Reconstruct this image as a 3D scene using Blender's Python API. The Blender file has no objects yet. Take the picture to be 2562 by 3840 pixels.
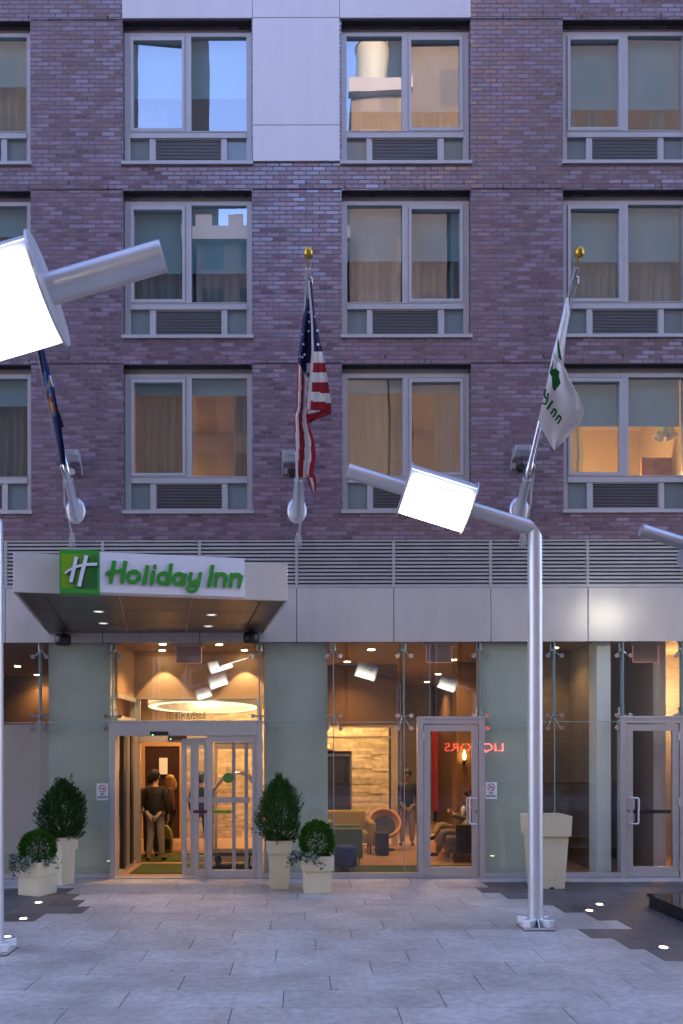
import bpy, bmesh, math, random
from mathutils import Vector, Matrix
random.seed(7)
R = math.radians
scn = bpy.context.scene
COL = scn.collection

# ------------------------------------------------------------------ layout
# metres; facade plane y=0, ground z=0, camera 12.2 m in front of it
EYE, DIST, FPX, VX, VY = 1.987, 12.2, 1830.0, 690.0, 1717.0
def sc(Y): return FPX / (DIST + Y)
def PX(dx, Y=0.0): return (dx - VX) / sc(Y)
def PZ(dy, Y=0.0): return EYE + (VY - dy) / sc(Y)
def P(dx, dy, Y=0.0): return Vector((PX(dx, Y), Y, PZ(dy, Y)))
def on_floor(dx, dy, z=0.0):
    s = (VY - dy) / (z - EYE)
    return Vector(((dx - VX) / s, FPX / s - DIST, z))

# ------------------------------------------------------------------ mesh builder
class MB:
    def __init__(s): s.v, s.f, s.m, s.sm = [], [], [], []
    def add(s, vs, fs, mi=0, smooth=False):
        b = len(s.v); s.v += [tuple(v) for v in vs]
        for f in fs: s.f.append([b + i for i in f]); s.m.append(mi); s.sm.append(smooth)
    def box(s, x0, x1, y0, y1, z0, z1, mi=0, M=None):
        vs = [Vector((x, y, z)) for z in (z0, z1) for y in (y0, y1) for x in (x0, x1)]
        if M: vs = [M @ v for v in vs]
        s.add(vs, [(0,2,3,1),(4,5,7,6),(0,1,5,4),(2,6,7,3),(0,4,6,2),(1,3,7,5)], mi)
    def cyl(s, p0, p1, r0, r1=None, n=20, mi=0, caps=True, smooth=True):
        p0, p1 = Vector(p0), Vector(p1); r1 = r0 if r1 is None else r1
        d = (p1 - p0).normalized(); a = d.orthogonal().normalized(); b = d.cross(a)
        vs = []
        for p, r in ((p0, r0), (p1, r1)):
            vs += [p + (a*math.cos(2*math.pi*i/n) + b*math.sin(2*math.pi*i/n))*r for i in range(n)]
        s.add(vs, [(i, (i+1) % n, n+(i+1) % n, n+i) for i in range(n)], mi, smooth)
        if caps:
            s.add(vs[:n], [tuple(range(n-1, -1, -1))], mi); s.add(vs[n:], [tuple(range(n))], mi)
    def tube(s, pts, r, n=10, mi=0):
        pts = [Vector(p) for p in pts]; rr = r if isinstance(r, (list, tuple)) else [r]*len(pts)
        vs = []; a = None
        for i, p in enumerate(pts):
            d = (pts[min(i+1, len(pts)-1)] - pts[max(i-1, 0)]).normalized()
            if a is None: a = d.orthogonal().normalized()
            a = (a - d*a.dot(d)).normalized(); b = d.cross(a)
            vs += [p + (a*math.cos(2*math.pi*k/n) + b*math.sin(2*math.pi*k/n))*rr[i] for k in range(n)]
        fs = [(i*n+k, i*n+(k+1) % n, (i+1)*n+(k+1) % n, (i+1)*n+k) for i in range(len(pts)-1) for k in range(n)]
        s.add(vs, fs, mi, True)
        s.add(vs[:n], [tuple(range(n-1, -1, -1))], mi); s.add(vs[-n:], [tuple(range(n))], mi)
    def lathe(s, prof, c, n=24, mi=0, M=None):
        c = Vector(c); vs = []
        for r, z in prof:
            for i in range(n):
                a = 2*math.pi*i/n; v = Vector((r*math.cos(a), r*math.sin(a), z))
                vs.append(c + (M @ v if M else v))
        s.add(vs, [(j*n+i, j*n+(i+1) % n, (j+1)*n+(i+1) % n, (j+1)*n+i) for j in range(len(prof)-1) for i in range(n)], mi, True)
    def ball(s, c, r, n=14, mi=0, sq=(1,1,1)):
        prof = [(max(1e-4, r*math.sin(math.pi*j/n)), -r*math.cos(math.pi*j/n)) for j in range(n+1)]
        s.lathe(prof, c, n, mi, Matrix.Diagonal(Vector(sq)))
    def prism(s, poly, z0, z1, mi=0, fn=None):
        """poly: list of (u,v), extruded from w=z0 to w=z1; fn(u,v,w)->Vector"""
        fn = fn or (lambda u, v, w: Vector((u, v, w))); n = len(poly)
        vs = [fn(u, v, z0) for u, v in poly] + [fn(u, v, z1) for u, v in poly]
        s.add(vs, [tuple(range(n-1, -1, -1)), tuple(range(n, 2*n))] + [(i, (i+1) % n, n+(i+1) % n, n+i) for i in range(n)], mi)
    def ribbon(s, pts, w, w0, w1, fn, mi=0, closed=False, res=6, rnd=False):
        """stroke of width w along smooth 2-D points"""
        p = [Vector(q) for q in pts]; q = []
        n = len(p); seg = n if closed else n-1
        for i in range(seg):
            a = p[(i-1) % n] if (closed or i > 0) else p[i]*2 - p[i+1]
            b, c = p[i], p[(i+1) % n]
            d = p[(i+2) % n] if (closed or i+2 < n) else c*2 - b
            for k in range(res):
                t = k/res
                q.append(0.5*((2*b) + (c-a)*t + (2*a-5*b+4*c-d)*t*t + (3*b-a-3*c+d)*t**3))
        if not closed: q.append(p[-1])
        m = len(q); L, Rr = [], []
        for i in range(m):
            t = (q[(i+1) % m] - q[(i-1) % m]) if closed else (q[min(i+1, m-1)] - q[max(i-1, 0)])
            t = t.normalized(); nn = Vector((-t.y, t.x)); ww = w if not callable(w) else w(i/(m-1))
            L.append(q[i] + nn*ww/2); Rr.append(q[i] - nn*ww/2)
        vs = []
        for i in range(m):
            vs += [fn(L[i].x, L[i].y, w0), fn(Rr[i].x, Rr[i].y, w0), fn(Rr[i].x, Rr[i].y, w1), fn(L[i].x, L[i].y, w1)]
        fs = []
        for i in range(m if closed else m-1):
            a, b = i*4, ((i+1) % m)*4
            for k in range(4): fs.append((a+k, b+k, b+(k+1) % 4, a+(k+1) % 4))
        if not closed: fs += [(0,1,2,3), (m*4-1, m*4-2, m*4-3, m*4-4)]
        s.add(vs, fs, mi)
    def build(s, name, mats, parent=None, recalc=True, bevel=0):
        me = bpy.data.meshes.new(name); me.from_pydata(s.v, [], s.f)
        if not isinstance(mats, (list, tuple)): mats = [mats]
        for m in mats: me.materials.append(m)
        me.polygons.foreach_set('material_index', s.m); me.polygons.foreach_set('use_smooth', s.sm)
        if recalc:
            bm = bmesh.new(); bm.from_mesh(me); bmesh.ops.recalc_face_normals(bm, faces=bm.faces); bm.to_mesh(me); bm.free()
        me.update(); o = bpy.data.objects.new(name, me); COL.objects.link(o)
        if parent: adopt(o, parent)
        if bevel:
            b = o.modifiers.new('edge', 'BEVEL'); b.width = bevel; b.segments = 2; b.limit_method = 'ANGLE'
        return o

WORLD = {}
def adopt(o, p):
    o.parent = p; o.matrix_parent_inverse = WORLD.get(p.name, Matrix.Identity(4)).inverted()
def tag(o, label, cat, group=None, kind=None):
    o['label'] = label; o['category'] = cat
    if group: o['group'] = group
    if kind: o['kind'] = kind
    return o
def thing(name, loc, label, cat, group=None):
    e = bpy.data.objects.new(name, None); COL.objects.link(e); e.location = loc; e.empty_display_size = .2
    WORLD[e.name] = Matrix.Translation(Vector(loc))
    return tag(e, label, cat, group)
def struct(o): o['kind'] = 'structure'; return o
def text_mesh(name, body, size, fn_matrix, mat, parent=None, ext=.003, shear=0, offset=0, sx=1.0, align='CENTER'):
    cu = bpy.data.curves.new('txt', 'FONT'); cu.body = body; cu.size = size; cu.extrude = ext; cu.shear = shear; cu.offset = offset
    cu.align_x = align; cu.align_y = 'CENTER'; cu.resolution_u = 3
    t = bpy.data.objects.new('txt', cu); COL.objects.link(t)
    dg = bpy.context.evaluated_depsgraph_get(); me = bpy.data.meshes.new_from_object(t.evaluated_get(dg))
    bpy.data.objects.remove(t); bpy.data.curves.remove(cu)
    me.transform(fn_matrix @ Matrix.Diagonal((sx, 1, 1, 1))); me.materials.clear(); me.materials.append(mat); me.name = name
    o = bpy.data.objects.new(name, me); COL.objects.link(o)
    if parent: adopt(o, parent)
    return o
def wall_text(loc, rz=0):  # text standing upright, read from -y
    return Matrix.Translation(Vector(loc)) @ Matrix.Rotation(rz, 4, 'Z') @ Matrix.Rotation(R(90), 4, 'X')

# ------------------------------------------------------------------ materials
def nt(name):
    m = bpy.data.materials.new(name); m.use_nodes = True; t = m.node_tree
    return m, t, t.nodes['Principled BSDF'], t.nodes, t.links
def mat(name, col, rough=.5, metal=0, var=.12, vs=4, bump=0, bs=60, spec=.5, coat=0, stretch=None, rvar=.1, attr=None):
    m, t, b, N, L = nt(name)
    co = N.new('ShaderNodeTexCoord'); src = co.outputs['Object']
    if stretch:
        mp = N.new('ShaderNodeMapping'); mp.inputs['Scale'].default_value = stretch; L.new(src, mp.inputs[0]); src = mp.outputs[0]
    n1 = N.new('ShaderNodeTexNoise'); n1.inputs['Scale'].default_value = vs; n1.inputs['Detail'].default_value = 6; L.new(src, n1.inputs['Vector'])
    mr = N.new('ShaderNodeMapRange'); mr.inputs['From Min'].default_value = .25; mr.inputs['From Max'].default_value = .75
    mr.inputs['To Min'].default_value = 1-var; mr.inputs['To Max'].default_value = 1+var; L.new(n1.outputs['Fac'], mr.inputs['Value'])
    mx = N.new('ShaderNodeVectorMath'); mx.operation = 'SCALE'; mx.inputs[0].default_value = col[:3]; L.new(mr.outputs[0], mx.inputs['Scale'])
    last = mx.outputs[0]
    if attr:
        at = N.new('ShaderNodeAttribute'); at.attribute_name = attr
        m2 = N.new('ShaderNodeVectorMath'); m2.operation = 'MULTIPLY'; L.new(last, m2.inputs[0]); L.new(at.outputs['Color'], m2.inputs[1]); last = m2.outputs[0]
    L.new(last, b.inputs['Base Color'])
    b.inputs['Metallic'].default_value = metal; b.inputs['Specular IOR Level'].default_value = spec; b.inputs['Coat Weight'].default_value = coat
    mr2 = N.new('ShaderNodeMapRange'); mr2.inputs['From Min'].default_value = .25; mr2.inputs['From Max'].default_value = .75
    mr2.inputs['To Min'].default_value = max(.02, rough-rvar*rough); mr2.inputs['To Max'].default_value = min(1, rough+rvar*rough); L.new(n1.outputs['Fac'], mr2.inputs['Value']); L.new(mr2.outputs[0], b.inputs['Roughness'])
    if bump:
        n2 = N.new('ShaderNodeTexNoise'); n2.inputs['Scale'].default_value = bs; n2.inputs['Detail'].default_value = 4; L.new(src, n2.inputs['Vector'])
        bp = N.new('ShaderNodeBump'); bp.inputs['Strength'].default_value = bump; bp.inputs['Distance'].default_value = .01
        L.new(n2.outputs['Fac'], bp.inputs['Height']); L.new(bp.outputs[0], b.inputs['Normal'])
    return m
def emis(name, col, st, base=(.8,.8,.8)):
    m, t, b, N, L = nt(name); b.inputs['Base Color'].default_value = (*base, 1)
    b.inputs['Emission Color'].default_value = (*col, 1); b.inputs['Emission Strength'].default_value = st; return m
def glass(name, tint=(.93,.97,.95), ior=1.5, boost=0.0, wave=0.0):
    m, t, b, N, L = nt(name); N.remove(b); out = N['Material Output']
    tr = N.new('ShaderNodeBsdfTransparent'); tr.inputs[0].default_value = (*tint, 1)
    gl = N.new('ShaderNodeBsdfGlossy'); gl.inputs['Roughness'].default_value = 0.0; gl.inputs[0].default_value = (1,1,1,1)
    fr = N.new('ShaderNodeFresnel'); fr.inputs['IOR'].default_value = ior
    ad = N.new('ShaderNodeMath'); ad.operation = 'ADD'; ad.inputs[1].default_value = boost; ad.use_clamp = True; L.new(fr.outputs[0], ad.inputs[0])
    ge = N.new('ShaderNodeNewGeometry'); iv = N.new('ShaderNodeMath'); iv.operation = 'SUBTRACT'; iv.inputs[0].default_value = 1; L.new(ge.outputs['Backfacing'], iv.inputs[1])
    ml = N.new('ShaderNodeMath'); ml.operation = 'MULTIPLY'; L.new(ad.outputs[0], ml.inputs[0]); L.new(iv.outputs[0], ml.inputs[1]); ad = ml
    mx = N.new('ShaderNodeMixShader'); L.new(ad.outputs[0], mx.inputs[0]); L.new(tr.outputs[0], mx.inputs[1]); L.new(gl.outputs[0], mx.inputs[2])
    if wave:
        co = N.new('ShaderNodeTexCoord'); n = N.new('ShaderNodeTexNoise'); n.inputs['Scale'].default_value = 1.3; n.inputs['Detail'].default_value = 1
        L.new(co.outputs['Object'], n.inputs['Vector']); bp = N.new('ShaderNodeBump'); bp.inputs['Strength'].default_value = wave; bp.inputs['Distance'].default_value = .02
        L.new(n.outputs['Fac'], bp.inputs['Height']); L.new(bp.outputs[0], gl.inputs['Normal']); L.new(bp.outputs[0], fr.inputs['Normal'])
    L.new(mx.outputs[0], out.inputs[0]); return m

def drape(name, col):
    m, t, b, N, L = nt(name); b.inputs['Base Color'].default_value = (*col, 1); b.inputs['Roughness'].default_value = .9; b.inputs['Specular IOR Level'].default_value = .1
    tl = N.new('ShaderNodeBsdfTranslucent'); tl.inputs[0].default_value = (*col, 1); mx = N.new('ShaderNodeMixShader'); mx.inputs[0].default_value = .42
    L.new(b.outputs[0], mx.inputs[1]); L.new(tl.outputs[0], mx.inputs[2]); L.new(mx.outputs[0], N['Material Output'].inputs[0]); return m

def brick_mat(name='brick'):
    m, t, b, N, L = nt(name)
    co = N.new('ShaderNodeTexCoord'); sp = N.new('ShaderNodeSeparateXYZ'); L.new(co.outputs['Object'], sp.inputs[0])
    cb = N.new('ShaderNodeCombineXYZ')
    ax = N.new('ShaderNodeMath'); ax.operation = 'ADD'; L.new(sp.outputs['X'], ax.inputs[0]); L.new(sp.outputs['Y'], ax.inputs[1])
    L.new(ax.outputs[0], cb.inputs['X']); L.new(sp.outputs['Z'], cb.inputs['Y'])
    br = N.new('ShaderNodeTexBrick'); L.new(cb.outputs[0], br.inputs['Vector'])
    br.inputs['Scale'].default_value = 1; br.inputs['Brick Width'].default_value = .2015; br.inputs['Row Height'].default_value = .0672
    br.inputs['Mortar Size'].default_value = .0088; br.inputs['Mortar Smooth'].default_value = .15; br.inputs['Bias'].default_value = 0
    br.inputs['Color1'].default_value = (0,0,0,1); br.inputs['Color2'].default_value = (1,1,1,1); br.inputs['Mortar'].default_value = (0,0,0,1)
    br.offset = .5; br.offset_frequency = 2
    wn = N.new('ShaderNodeTexWhiteNoise'); wn.noise_dimensions = '1D'; L.new(br.outputs['Color'], wn.inputs['W'])
    cr = N.new('ShaderNodeValToRGB'); e = cr.color_ramp
    e.elements[0].position = 0; e.elements[0].color = (.118,.046,.078,1); e.elements[1].position = 1; e.elements[1].color = (.205,.103,.168,1)
    for p, c in ((.25,(.138,.057,.096,1)), (.5,(.152,.065,.108,1)), (.75,(.172,.078,.130,1))):
        k = e.elements.new(p); k.color = c
    L.new(wn.outputs['Value'], cr.inputs[0])
    nz = N.new('ShaderNodeTexNoise'); nz.inputs['Scale'].default_value = .9; nz.inputs['Detail'].default_value = 5; L.new(co.outputs['Object'], nz.inputs['Vector'])
    mr = N.new('ShaderNodeMapRange'); mr.inputs['From Min'].default_value = .3; mr.inputs['From Max'].default_value = .7; mr.inputs['To Min'].default_value = .90; mr.inputs['To Max'].default_value = 1.09; L.new(nz.outputs['Fac'], mr.inputs['Value'])
    mp = N.new('ShaderNodeMapping'); mp.inputs['Scale'].default_value = (5, 5, .45); L.new(co.outputs['Object'], mp.inputs[0]); ns = N.new('ShaderNodeTexNoise'); ns.inputs['Scale'].default_value = 1; ns.inputs['Detail'].default_value = 5; L.new(mp.outputs[0], ns.inputs['Vector'])
    ms2 = N.new('ShaderNodeMapRange'); ms2.inputs['From Min'].default_value = .35; ms2.inputs['From Max'].default_value = .65; ms2.inputs['To Min'].default_value = .80; ms2.inputs['To Max'].default_value = 1.12; L.new(ns.outputs['Fac'], ms2.inputs['Value'])
    mm = N.new('ShaderNodeMath'); mm.operation = 'MULTIPLY'; L.new(mr.outputs[0], mm.inputs[0]); L.new(ms2.outputs[0], mm.inputs[1]); mr = mm
    mu = N.new('ShaderNodeVectorMath'); mu.operation = 'SCALE'; L.new(cr.outputs[0], mu.inputs[0]); L.new(mr.outputs[0], mu.inputs['Scale'])
    mx = N.new('ShaderNodeMix'); mx.data_type = 'RGBA'; L.new(br.outputs['Fac'], mx.inputs['Factor']); L.new(mu.outputs[0], mx.inputs['A']); mx.inputs['B'].default_value = (.030,.020,.024,1)
    L.new(mx.outputs['Result'], b.inputs['Base Color'])
    rr = N.new('ShaderNodeMapRange'); L.new(wn.outputs['Value'], rr.inputs['Value']); rr.inputs['To Min'].default_value = .20; rr.inputs['To Max'].default_value = .38
    rm = N.new('ShaderNodeMix'); rm.data_type = 'FLOAT'; L.new(br.outputs['Fac'], rm.inputs['Factor']); L.new(rr.outputs[0], rm.inputs['A']); rm.inputs['B'].default_value = .9
    L.new(rm.outputs['Result'], b.inputs['Roughness']); b.inputs['Specular IOR Level'].default_value = 1.0; b.inputs['IOR'].default_value = 1.88
    # every brick sits a little differently
    sb = N.new('ShaderNodeVectorMath'); sb.operation = 'SUBTRACT'; L.new(wn.outputs['Color'], sb.inputs[0]); sb.inputs[1].default_value = (.5,.5,.5)
    ms = N.new('ShaderNodeVectorMath'); ms.operation = 'SCALE'; ms.inputs['Scale'].default_value = .10; L.new(sb.outputs[0], ms.inputs[0])
    iv = N.new('ShaderNodeMath'); iv.operation = 'SUBTRACT'; iv.inputs[0].default_value = 1; L.new(br.outputs['Fac'], iv.inputs[1])
    n2 = N.new('ShaderNodeTexNoise'); n2.inputs['Scale'].default_value = 70; L.new(co.outputs['Object'], n2.inputs['Vector'])
    hm = N.new('ShaderNodeMath'); hm.operation = 'MULTIPLY_ADD'; L.new(n2.outputs['Fac'], hm.inputs[0]); hm.inputs[1].default_value = .15; L.new(iv.outputs[0], hm.inputs[2])
    bp = N.new('ShaderNodeBump'); bp.inputs['Strength'].default_value = .5; bp.inputs['Distance'].default_value = .006; L.new(hm.outputs[0], bp.inputs['Height'])
    ad = N.new('ShaderNodeVectorMath'); ad.operation = 'ADD'; L.new(bp.outputs[0], ad.inputs[0]); L.new(ms.outputs[0], ad.inputs[1])
    no = N.new('ShaderNodeVectorMath'); no.operation = 'NORMALIZE'; L.new(ad.outputs[0], no.inputs[0]); L.new(no.outputs[0], b.inputs['Normal'])
    return m

def paver_mat(name, col, speck=.25):
    m, t, b, N, L = nt(name)
    co = N.new('ShaderNodeTexCoord')
    at = N.new('ShaderNodeAttribute'); at.attribute_name = 'tone'
    a = N.new('ShaderNodeTexNoise'); a.inputs['Scale'].default_value = 110; a.inputs['Detail'].default_value = 3; L.new(co.outputs['Object'], a.inputs['Vector'])
    c = N.new('ShaderNodeTexNoise'); c.inputs['Scale'].default_value = 1.4; c.inputs['Detail'].default_value = 7; c.inputs['Roughness'].default_value = .65; L.new(co.outputs['Object'], c.inputs['Vector'])
    d = N.new('ShaderNodeTexNoise'); d.inputs['Scale'].default_value = 14; d.inputs['Detail'].default_value = 6; L.new(co.outputs['Object'], d.inputs['Vector'])
    def rng(o, lo, hi, f0=.3, f1=.7):
        r = N.new('ShaderNodeMapRange'); r.inputs['From Min'].default_value = f0; r.inputs['From Max'].default_value = f1
        r.inputs['To Min'].default_value = lo; r.inputs['To Max'].default_value = hi; L.new(o, r.inputs['Value']); return r.outputs[0]
    def mul(x, y):
        k = N.new('ShaderNodeMath'); k.operation = 'MULTIPLY'; L.new(x, k.inputs[0]); L.new(y, k.inputs[1]); return k.outputs[0]
    f = mul(mul(rng(a.outputs['Fac'], 1-speck, 1+speck), rng(c.outputs['Fac'], .68, 1.20)), mul(rng(d.outputs['Fac'], .80, 1.16), at.outputs['Fac']))
    v = N.new('ShaderNodeVectorMath'); v.operation = 'SCALE'; v.inputs[0].default_value = col; L.new(f, v.inputs['Scale']); L.new(v.outputs[0], b.inputs['Base Color'])
    L.new(rng(c.outputs['Fac'], .42, .62), b.inputs['Roughness'])
    vo = N.new('ShaderNodeTexVoronoi'); vo.inputs['Scale'].default_value = 1.7; vo.inputs['Randomness'].default_value = 1; L.new(co.outputs['Object'], vo.inputs['Vector'])
    sp_ = N.new('ShaderNodeMapRange'); sp_.inputs['From Min'].default_value = .028; sp_.inputs['From Max'].default_value = .05; sp_.inputs['To Min'].default_value = .55; sp_.inputs['To Max'].default_value = 1; L.new(vo.outputs['Distance'], sp_.inputs['Value'])
    v2 = N.new('ShaderNodeVectorMath'); v2.operation = 'SCALE'; L.new(v.outputs[0], v2.inputs[0]); L.new(sp_.outputs[0], v2.inputs['Scale']); L.new(v2.outputs[0], b.inputs['Base Color'])
    bp = N.new('ShaderNodeBump'); bp.inputs['Strength'].default_value = .25; bp.inputs['Distance'].default_value = .003; L.new(a.outputs['Fac'], bp.inputs['Height']); L.new(bp.outputs[0], b.inputs['Normal'])
    return m

M = {}
M['brick'] = brick_mat()
M['panel'] = mat('satin_panel', (.56,.53,.485), .33, .22, var=.07, vs=1.5, bump=.05, bs=1.6, stretch=(2.5,2.5,.6))
M['panel_up'] = mat('white_panel', (.74,.73,.74), .36, .1, var=.06, vs=1, bump=.05, bs=1.3, stretch=(3,3,.5))
M['frame'] = mat('window_frame_metal', (.50,.50,.50), .38, .35, var=.05, vs=6)
M['alu'] = mat('door_aluminium', (.50,.48,.46), .36, .45, var=.05, vs=8)
M['silver'] = mat('silver_paint', (.60,.60,.61), .38, .6, var=.04, vs=5, bump=.02, bs=200)
M['chrome'] = mat('brushed_steel', (.62,.61,.59), .16, 1, var=.04, vs=20)
M['dark'] = mat('dark_gap', (.012,.012,.013), .8, var=.1)
M['black'] = mat('black_plastic', (.015,.015,.016), .4, var=.1)
M['granite_black'] = mat('black_granite', (.008,.008,.009), .06, var=.4, vs=90, spec=.6)
M['slat'] = mat('louver_metal', (.44,.43,.41), .42, .2, var=.10, vs=3)
M['grille'] = mat('grille_metal', (.52,.52,.52), .4, .5, var=.05)
M['spandrel'] = mat('spandrel_glass', (.19,.245,.25), .12, var=.1, vs=2, spec=.7)
M['glass'] = glass('clear_glass', (.93,.955,.935), 1.6, .03, .03)
M['winglass'] = glass('window_glass', (.75,.85,.85), 1.65, .20, .05)
M['doorglass'] = glass('door_glass', (.96,.97,.965), 1.5, .0, .02)
M['glassedge'] = mat('glass_joint', (.25,.36,.36), .15, var=.05)
M['steel'] = mat('steel_lintel', (.035,.036,.04), .6, .3)
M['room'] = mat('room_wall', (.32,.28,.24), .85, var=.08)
M['room_lit'] = mat('room_wall_lit_tone', (.58,.42,.27), .85, var=.06)  # lamplight put into the colour: lighter, warmer wall for lit rooms
M['pattern'] = mat('patterned_wallpaper', (.34,.14,.06), .7, var=.5, vs=7)
M['pillar'] = mat('pale_plaster', (.56,.60,.50), .6, var=.06, vs=3, bump=.12, bs=45)
M['pillar_white'] = mat('white_plaster', (.86,.88,.85), .6, var=.04, vs=4, bump=.05, bs=60)
M['beige'] = mat('beige_wall', (.52,.43,.37), .6, var=.05, vs=2, bump=.06, bs=80)
M['darkwall'] = mat('dark_wallcovering', (.25,.225,.195), .55, var=.2, vs=6, bump=.25, bs=40, stretch=(1,1,3))
M['amber'] = mat('amber_wall', (.42,.27,.155), .75, var=.07, vs=3)
M['brownwall'] = mat('brown_wall', (.17,.095,.05), .7, var=.12, vs=3)
M['ceil'] = mat('lobby_ceiling', (.36,.27,.18), .85, var=.04)
M['stone'] = mat('ledger_stone', (.50,.37,.24), .85, var=.25, vs=9, bump=.5, bs=30, attr='tone')
M['floor'] = mat('lobby_tile', (.40,.24,.14), .32, var=.1, vs=2)
M['turf'] = mat('green_mat', (.042,.066,.010), .95, var=.35, vs=60, bump=.8, bs=220)
M['wood'] = mat('dark_wood', (.035,.012,.009), .42, var=.3, vs=6, stretch=(8,8,.6))
M['woodframe'] = mat('light_wood', (.42,.24,.11), .45, var=.1)
M['red'] = mat('red_reflection_paint', (.35,.02,.012), .45, var=.2, vs=5, stretch=(8,8,.4))
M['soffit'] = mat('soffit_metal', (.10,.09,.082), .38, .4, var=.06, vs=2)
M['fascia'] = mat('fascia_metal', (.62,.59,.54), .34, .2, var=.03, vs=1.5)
M['cream'] = mat('cream_planter', (.64,.575,.39), .5, var=.06, vs=3, bump=.03, bs=150)
M['soil'] = mat('soil', (.04,.028,.018), .95, var=.4, vs=30, bump=.8)
M['sig_white'] = mat('sign_white', (.78,.78,.80), .35, var=.02)
M['sig_green'] = mat('sign_green', (.022,.28,.022), .38, var=.04)
M['sig_edge'] = mat('sign_edge_green', (.03,.30,.03), .4, var=.04)
M['sig_dark'] = mat('sign_shade_green', (.006,.075,.02), .5, var=.05)
M['gold'] = mat('gold_ball', (.50,.31,.045), .30, .9, var=.12, vs=25)
M['navy'] = mat('navy_cloth', (.014,.020,.085), .8, var=.15, bump=.2, bs=300)
M['cloth_red'] = mat('red_cloth', (.36,.014,.024), .8, var=.12, bump=.2, bs=300)
M['cloth_white'] = mat('white_cloth', (.88,.87,.87), .8, var=.05, bump=.15, bs=300)
M['cloth_green'] = mat('green_cloth_print', (.006,.15,.03), .8, var=.06)
M['cloth_gold'] = mat('gold_thread', (.5,.22,.01), .7, var=.3, vs=40)
M['cloth_orange'] = mat('orange_thread', (.33,.06,.01), .7, var=.3, vs=40)
M['cloth_blue'] = mat('sky_blue_thread', (.07,.17,.36), .7, var=.3, vs=40)
M['rope'] = mat('rope', (.5,.48,.46), .8, var=.15, vs=60)
M['blind'] = mat('roller_blind_fabric', (.50,.69,.73), .8, var=.04, vs=3, bump=.06, bs=200)
M['curtain'] = drape('cream_curtain', (.68,.61,.48))
M['sheer'] = drape('grey_curtain', (.62,.66,.66))
M['white'] = mat('white_plate', (.78,.78,.78), .4, var=.02)
M['ink'] = mat('black_ink', (.02,.02,.025), .5, var=.05)
M['signred'] = mat('sign_red', (.30,.02,.03), .45, var=.04)
M['tape'] = mat('yellow_green_tape', (.28,.36,.02), .5, var=.05)
M['darkred'] = mat('dark_red_tape', (.12,.01,.015), .5, var=.05)
M['sticker'] = mat('green_sticker', (.10,.20,.03), .5, var=.08)
M['frost'] = mat('frosted_band', (.42,.36,.29), .6, var=.03)
M['exit'] = mat('exit_acrylic', (.42,.30,.30), .25, var=.1)
M['yellow'] = mat('mustard_upholstery', (.36,.27,.03), .85, var=.1, vs=10, bump=.2, bs=200)
M['olive'] = mat('green_upholstery', (.16,.22,.06), .85, var=.1, vs=10, bump=.2, bs=200)
M['blue'] = mat('blue_upholstery', (.02,.035,.14), .85, var=.1, vs=10, bump=.2, bs=200)
M['grey'] = mat('grey_upholstery', (.17,.13,.11), .85, var=.1, vs=10, bump=.2, bs=200)
M['charcoal'] = mat('charcoal_upholstery', (.025,.025,.03), .8, var=.1)
M['wicker'] = mat('copper_wicker', (.50,.25,.09), .45, .2, var=.25, vs=40, bump=.4, bs=90)
M['skin'] = mat('skin', (.48,.27,.19), .5, var=.06)
M['skin_dark'] = mat('brown_skin', (.19,.095,.06), .5, var=.06)
M['hair_dark'] = mat('dark_hair', (.012,.009,.008), .45, var=.3, vs=60, bump=.5, bs=120)
M['hair_blond'] = mat('blond_hair', (.55,.32,.08), .45, var=.25, vs=60, bump=.5, bs=120, stretch=(1,1,.2))
M['coat'] = mat('black_coat', (.012,.013,.012), .7, var=.2, vs=8, bump=.3, bs=20)
M['jean'] = mat('grey_jeans', (.27,.24,.22), .8, var=.12, vs=10, bump=.3, bs=25)
M['bluejean'] = mat('dark_blue_jeans', (.02,.03,.065), .8, var=.15, vs=10, bump=.3, bs=25)
M['brownjacket'] = mat('brown_jacket', (.085,.035,.018), .7, var=.15, vs=9, bump=.3, bs=22)
M['khaki'] = mat('khaki_trousers', (.24,.17,.10), .8, var=.12, vs=9, bump=.3, bs=22)
M['olivejacket'] = mat('olive_jacket', (.075,.062,.035), .75, var=.15, vs=9, bump=.3, bs=22)
M['shoe'] = mat('black_shoe', (.01,.01,.01), .3, var=.2)
M['backpack'] = mat('yellow_green_pack', (.20,.22,.02), .7, var=.2)
M['led'] = emis('lamp_reflector', (1,.98,.88), 4.0)
M['ledtop'] = emis('led_strip', (.97,.97,1), 3.0)
M['down'] = emis('downlight_glow', (1,.72,.42), 8.0)
M['softdown'] = emis('canopy_downlight_glow', (1,.9,.82), .12)
M['ringglow'] = emis('ring_lamp_glow', (1,.56,.28), .035)
M['ringrim'] = emis('ring_lamp_diffuser', (1,.72,.42), .34)
M['uplight'] = emis('paving_light_glow', (1,.80,.55), 3.0)
M['neon'] = emis('red_neon', (1,.05,.02), 5.0)
M['greenled'] = emis('green_led', (.05,1,.15), 3.0)
M['redled'] = emis('red_led', (1,.04,.02), 4.0)
M['candle'] = emis('sconce_flame', (1,.5,.15), 4.0)
M['exitred'] = emis('exit_edge_glow', (1,.12,.12), .07)
LIT = 24
# ------------------------------------------------------------------ hotel
XL, XR, TOP = -20.0, 20.0, 46.5
hotel = thing('hotel_building', (0, 0, 0), 'tall brown brick building with pale metal panels and paired windows', 'building')
COLS = [(-226, 73), (285, 581), (787, 1083), (1295, 1591)]
ROWS = [(46, 379), (436, 777), (835, 1179)]
Z_LOUV_T, Z_LOUV_B, Z_GL = PZ(1240), PZ(1350), PZ(1474)

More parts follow.
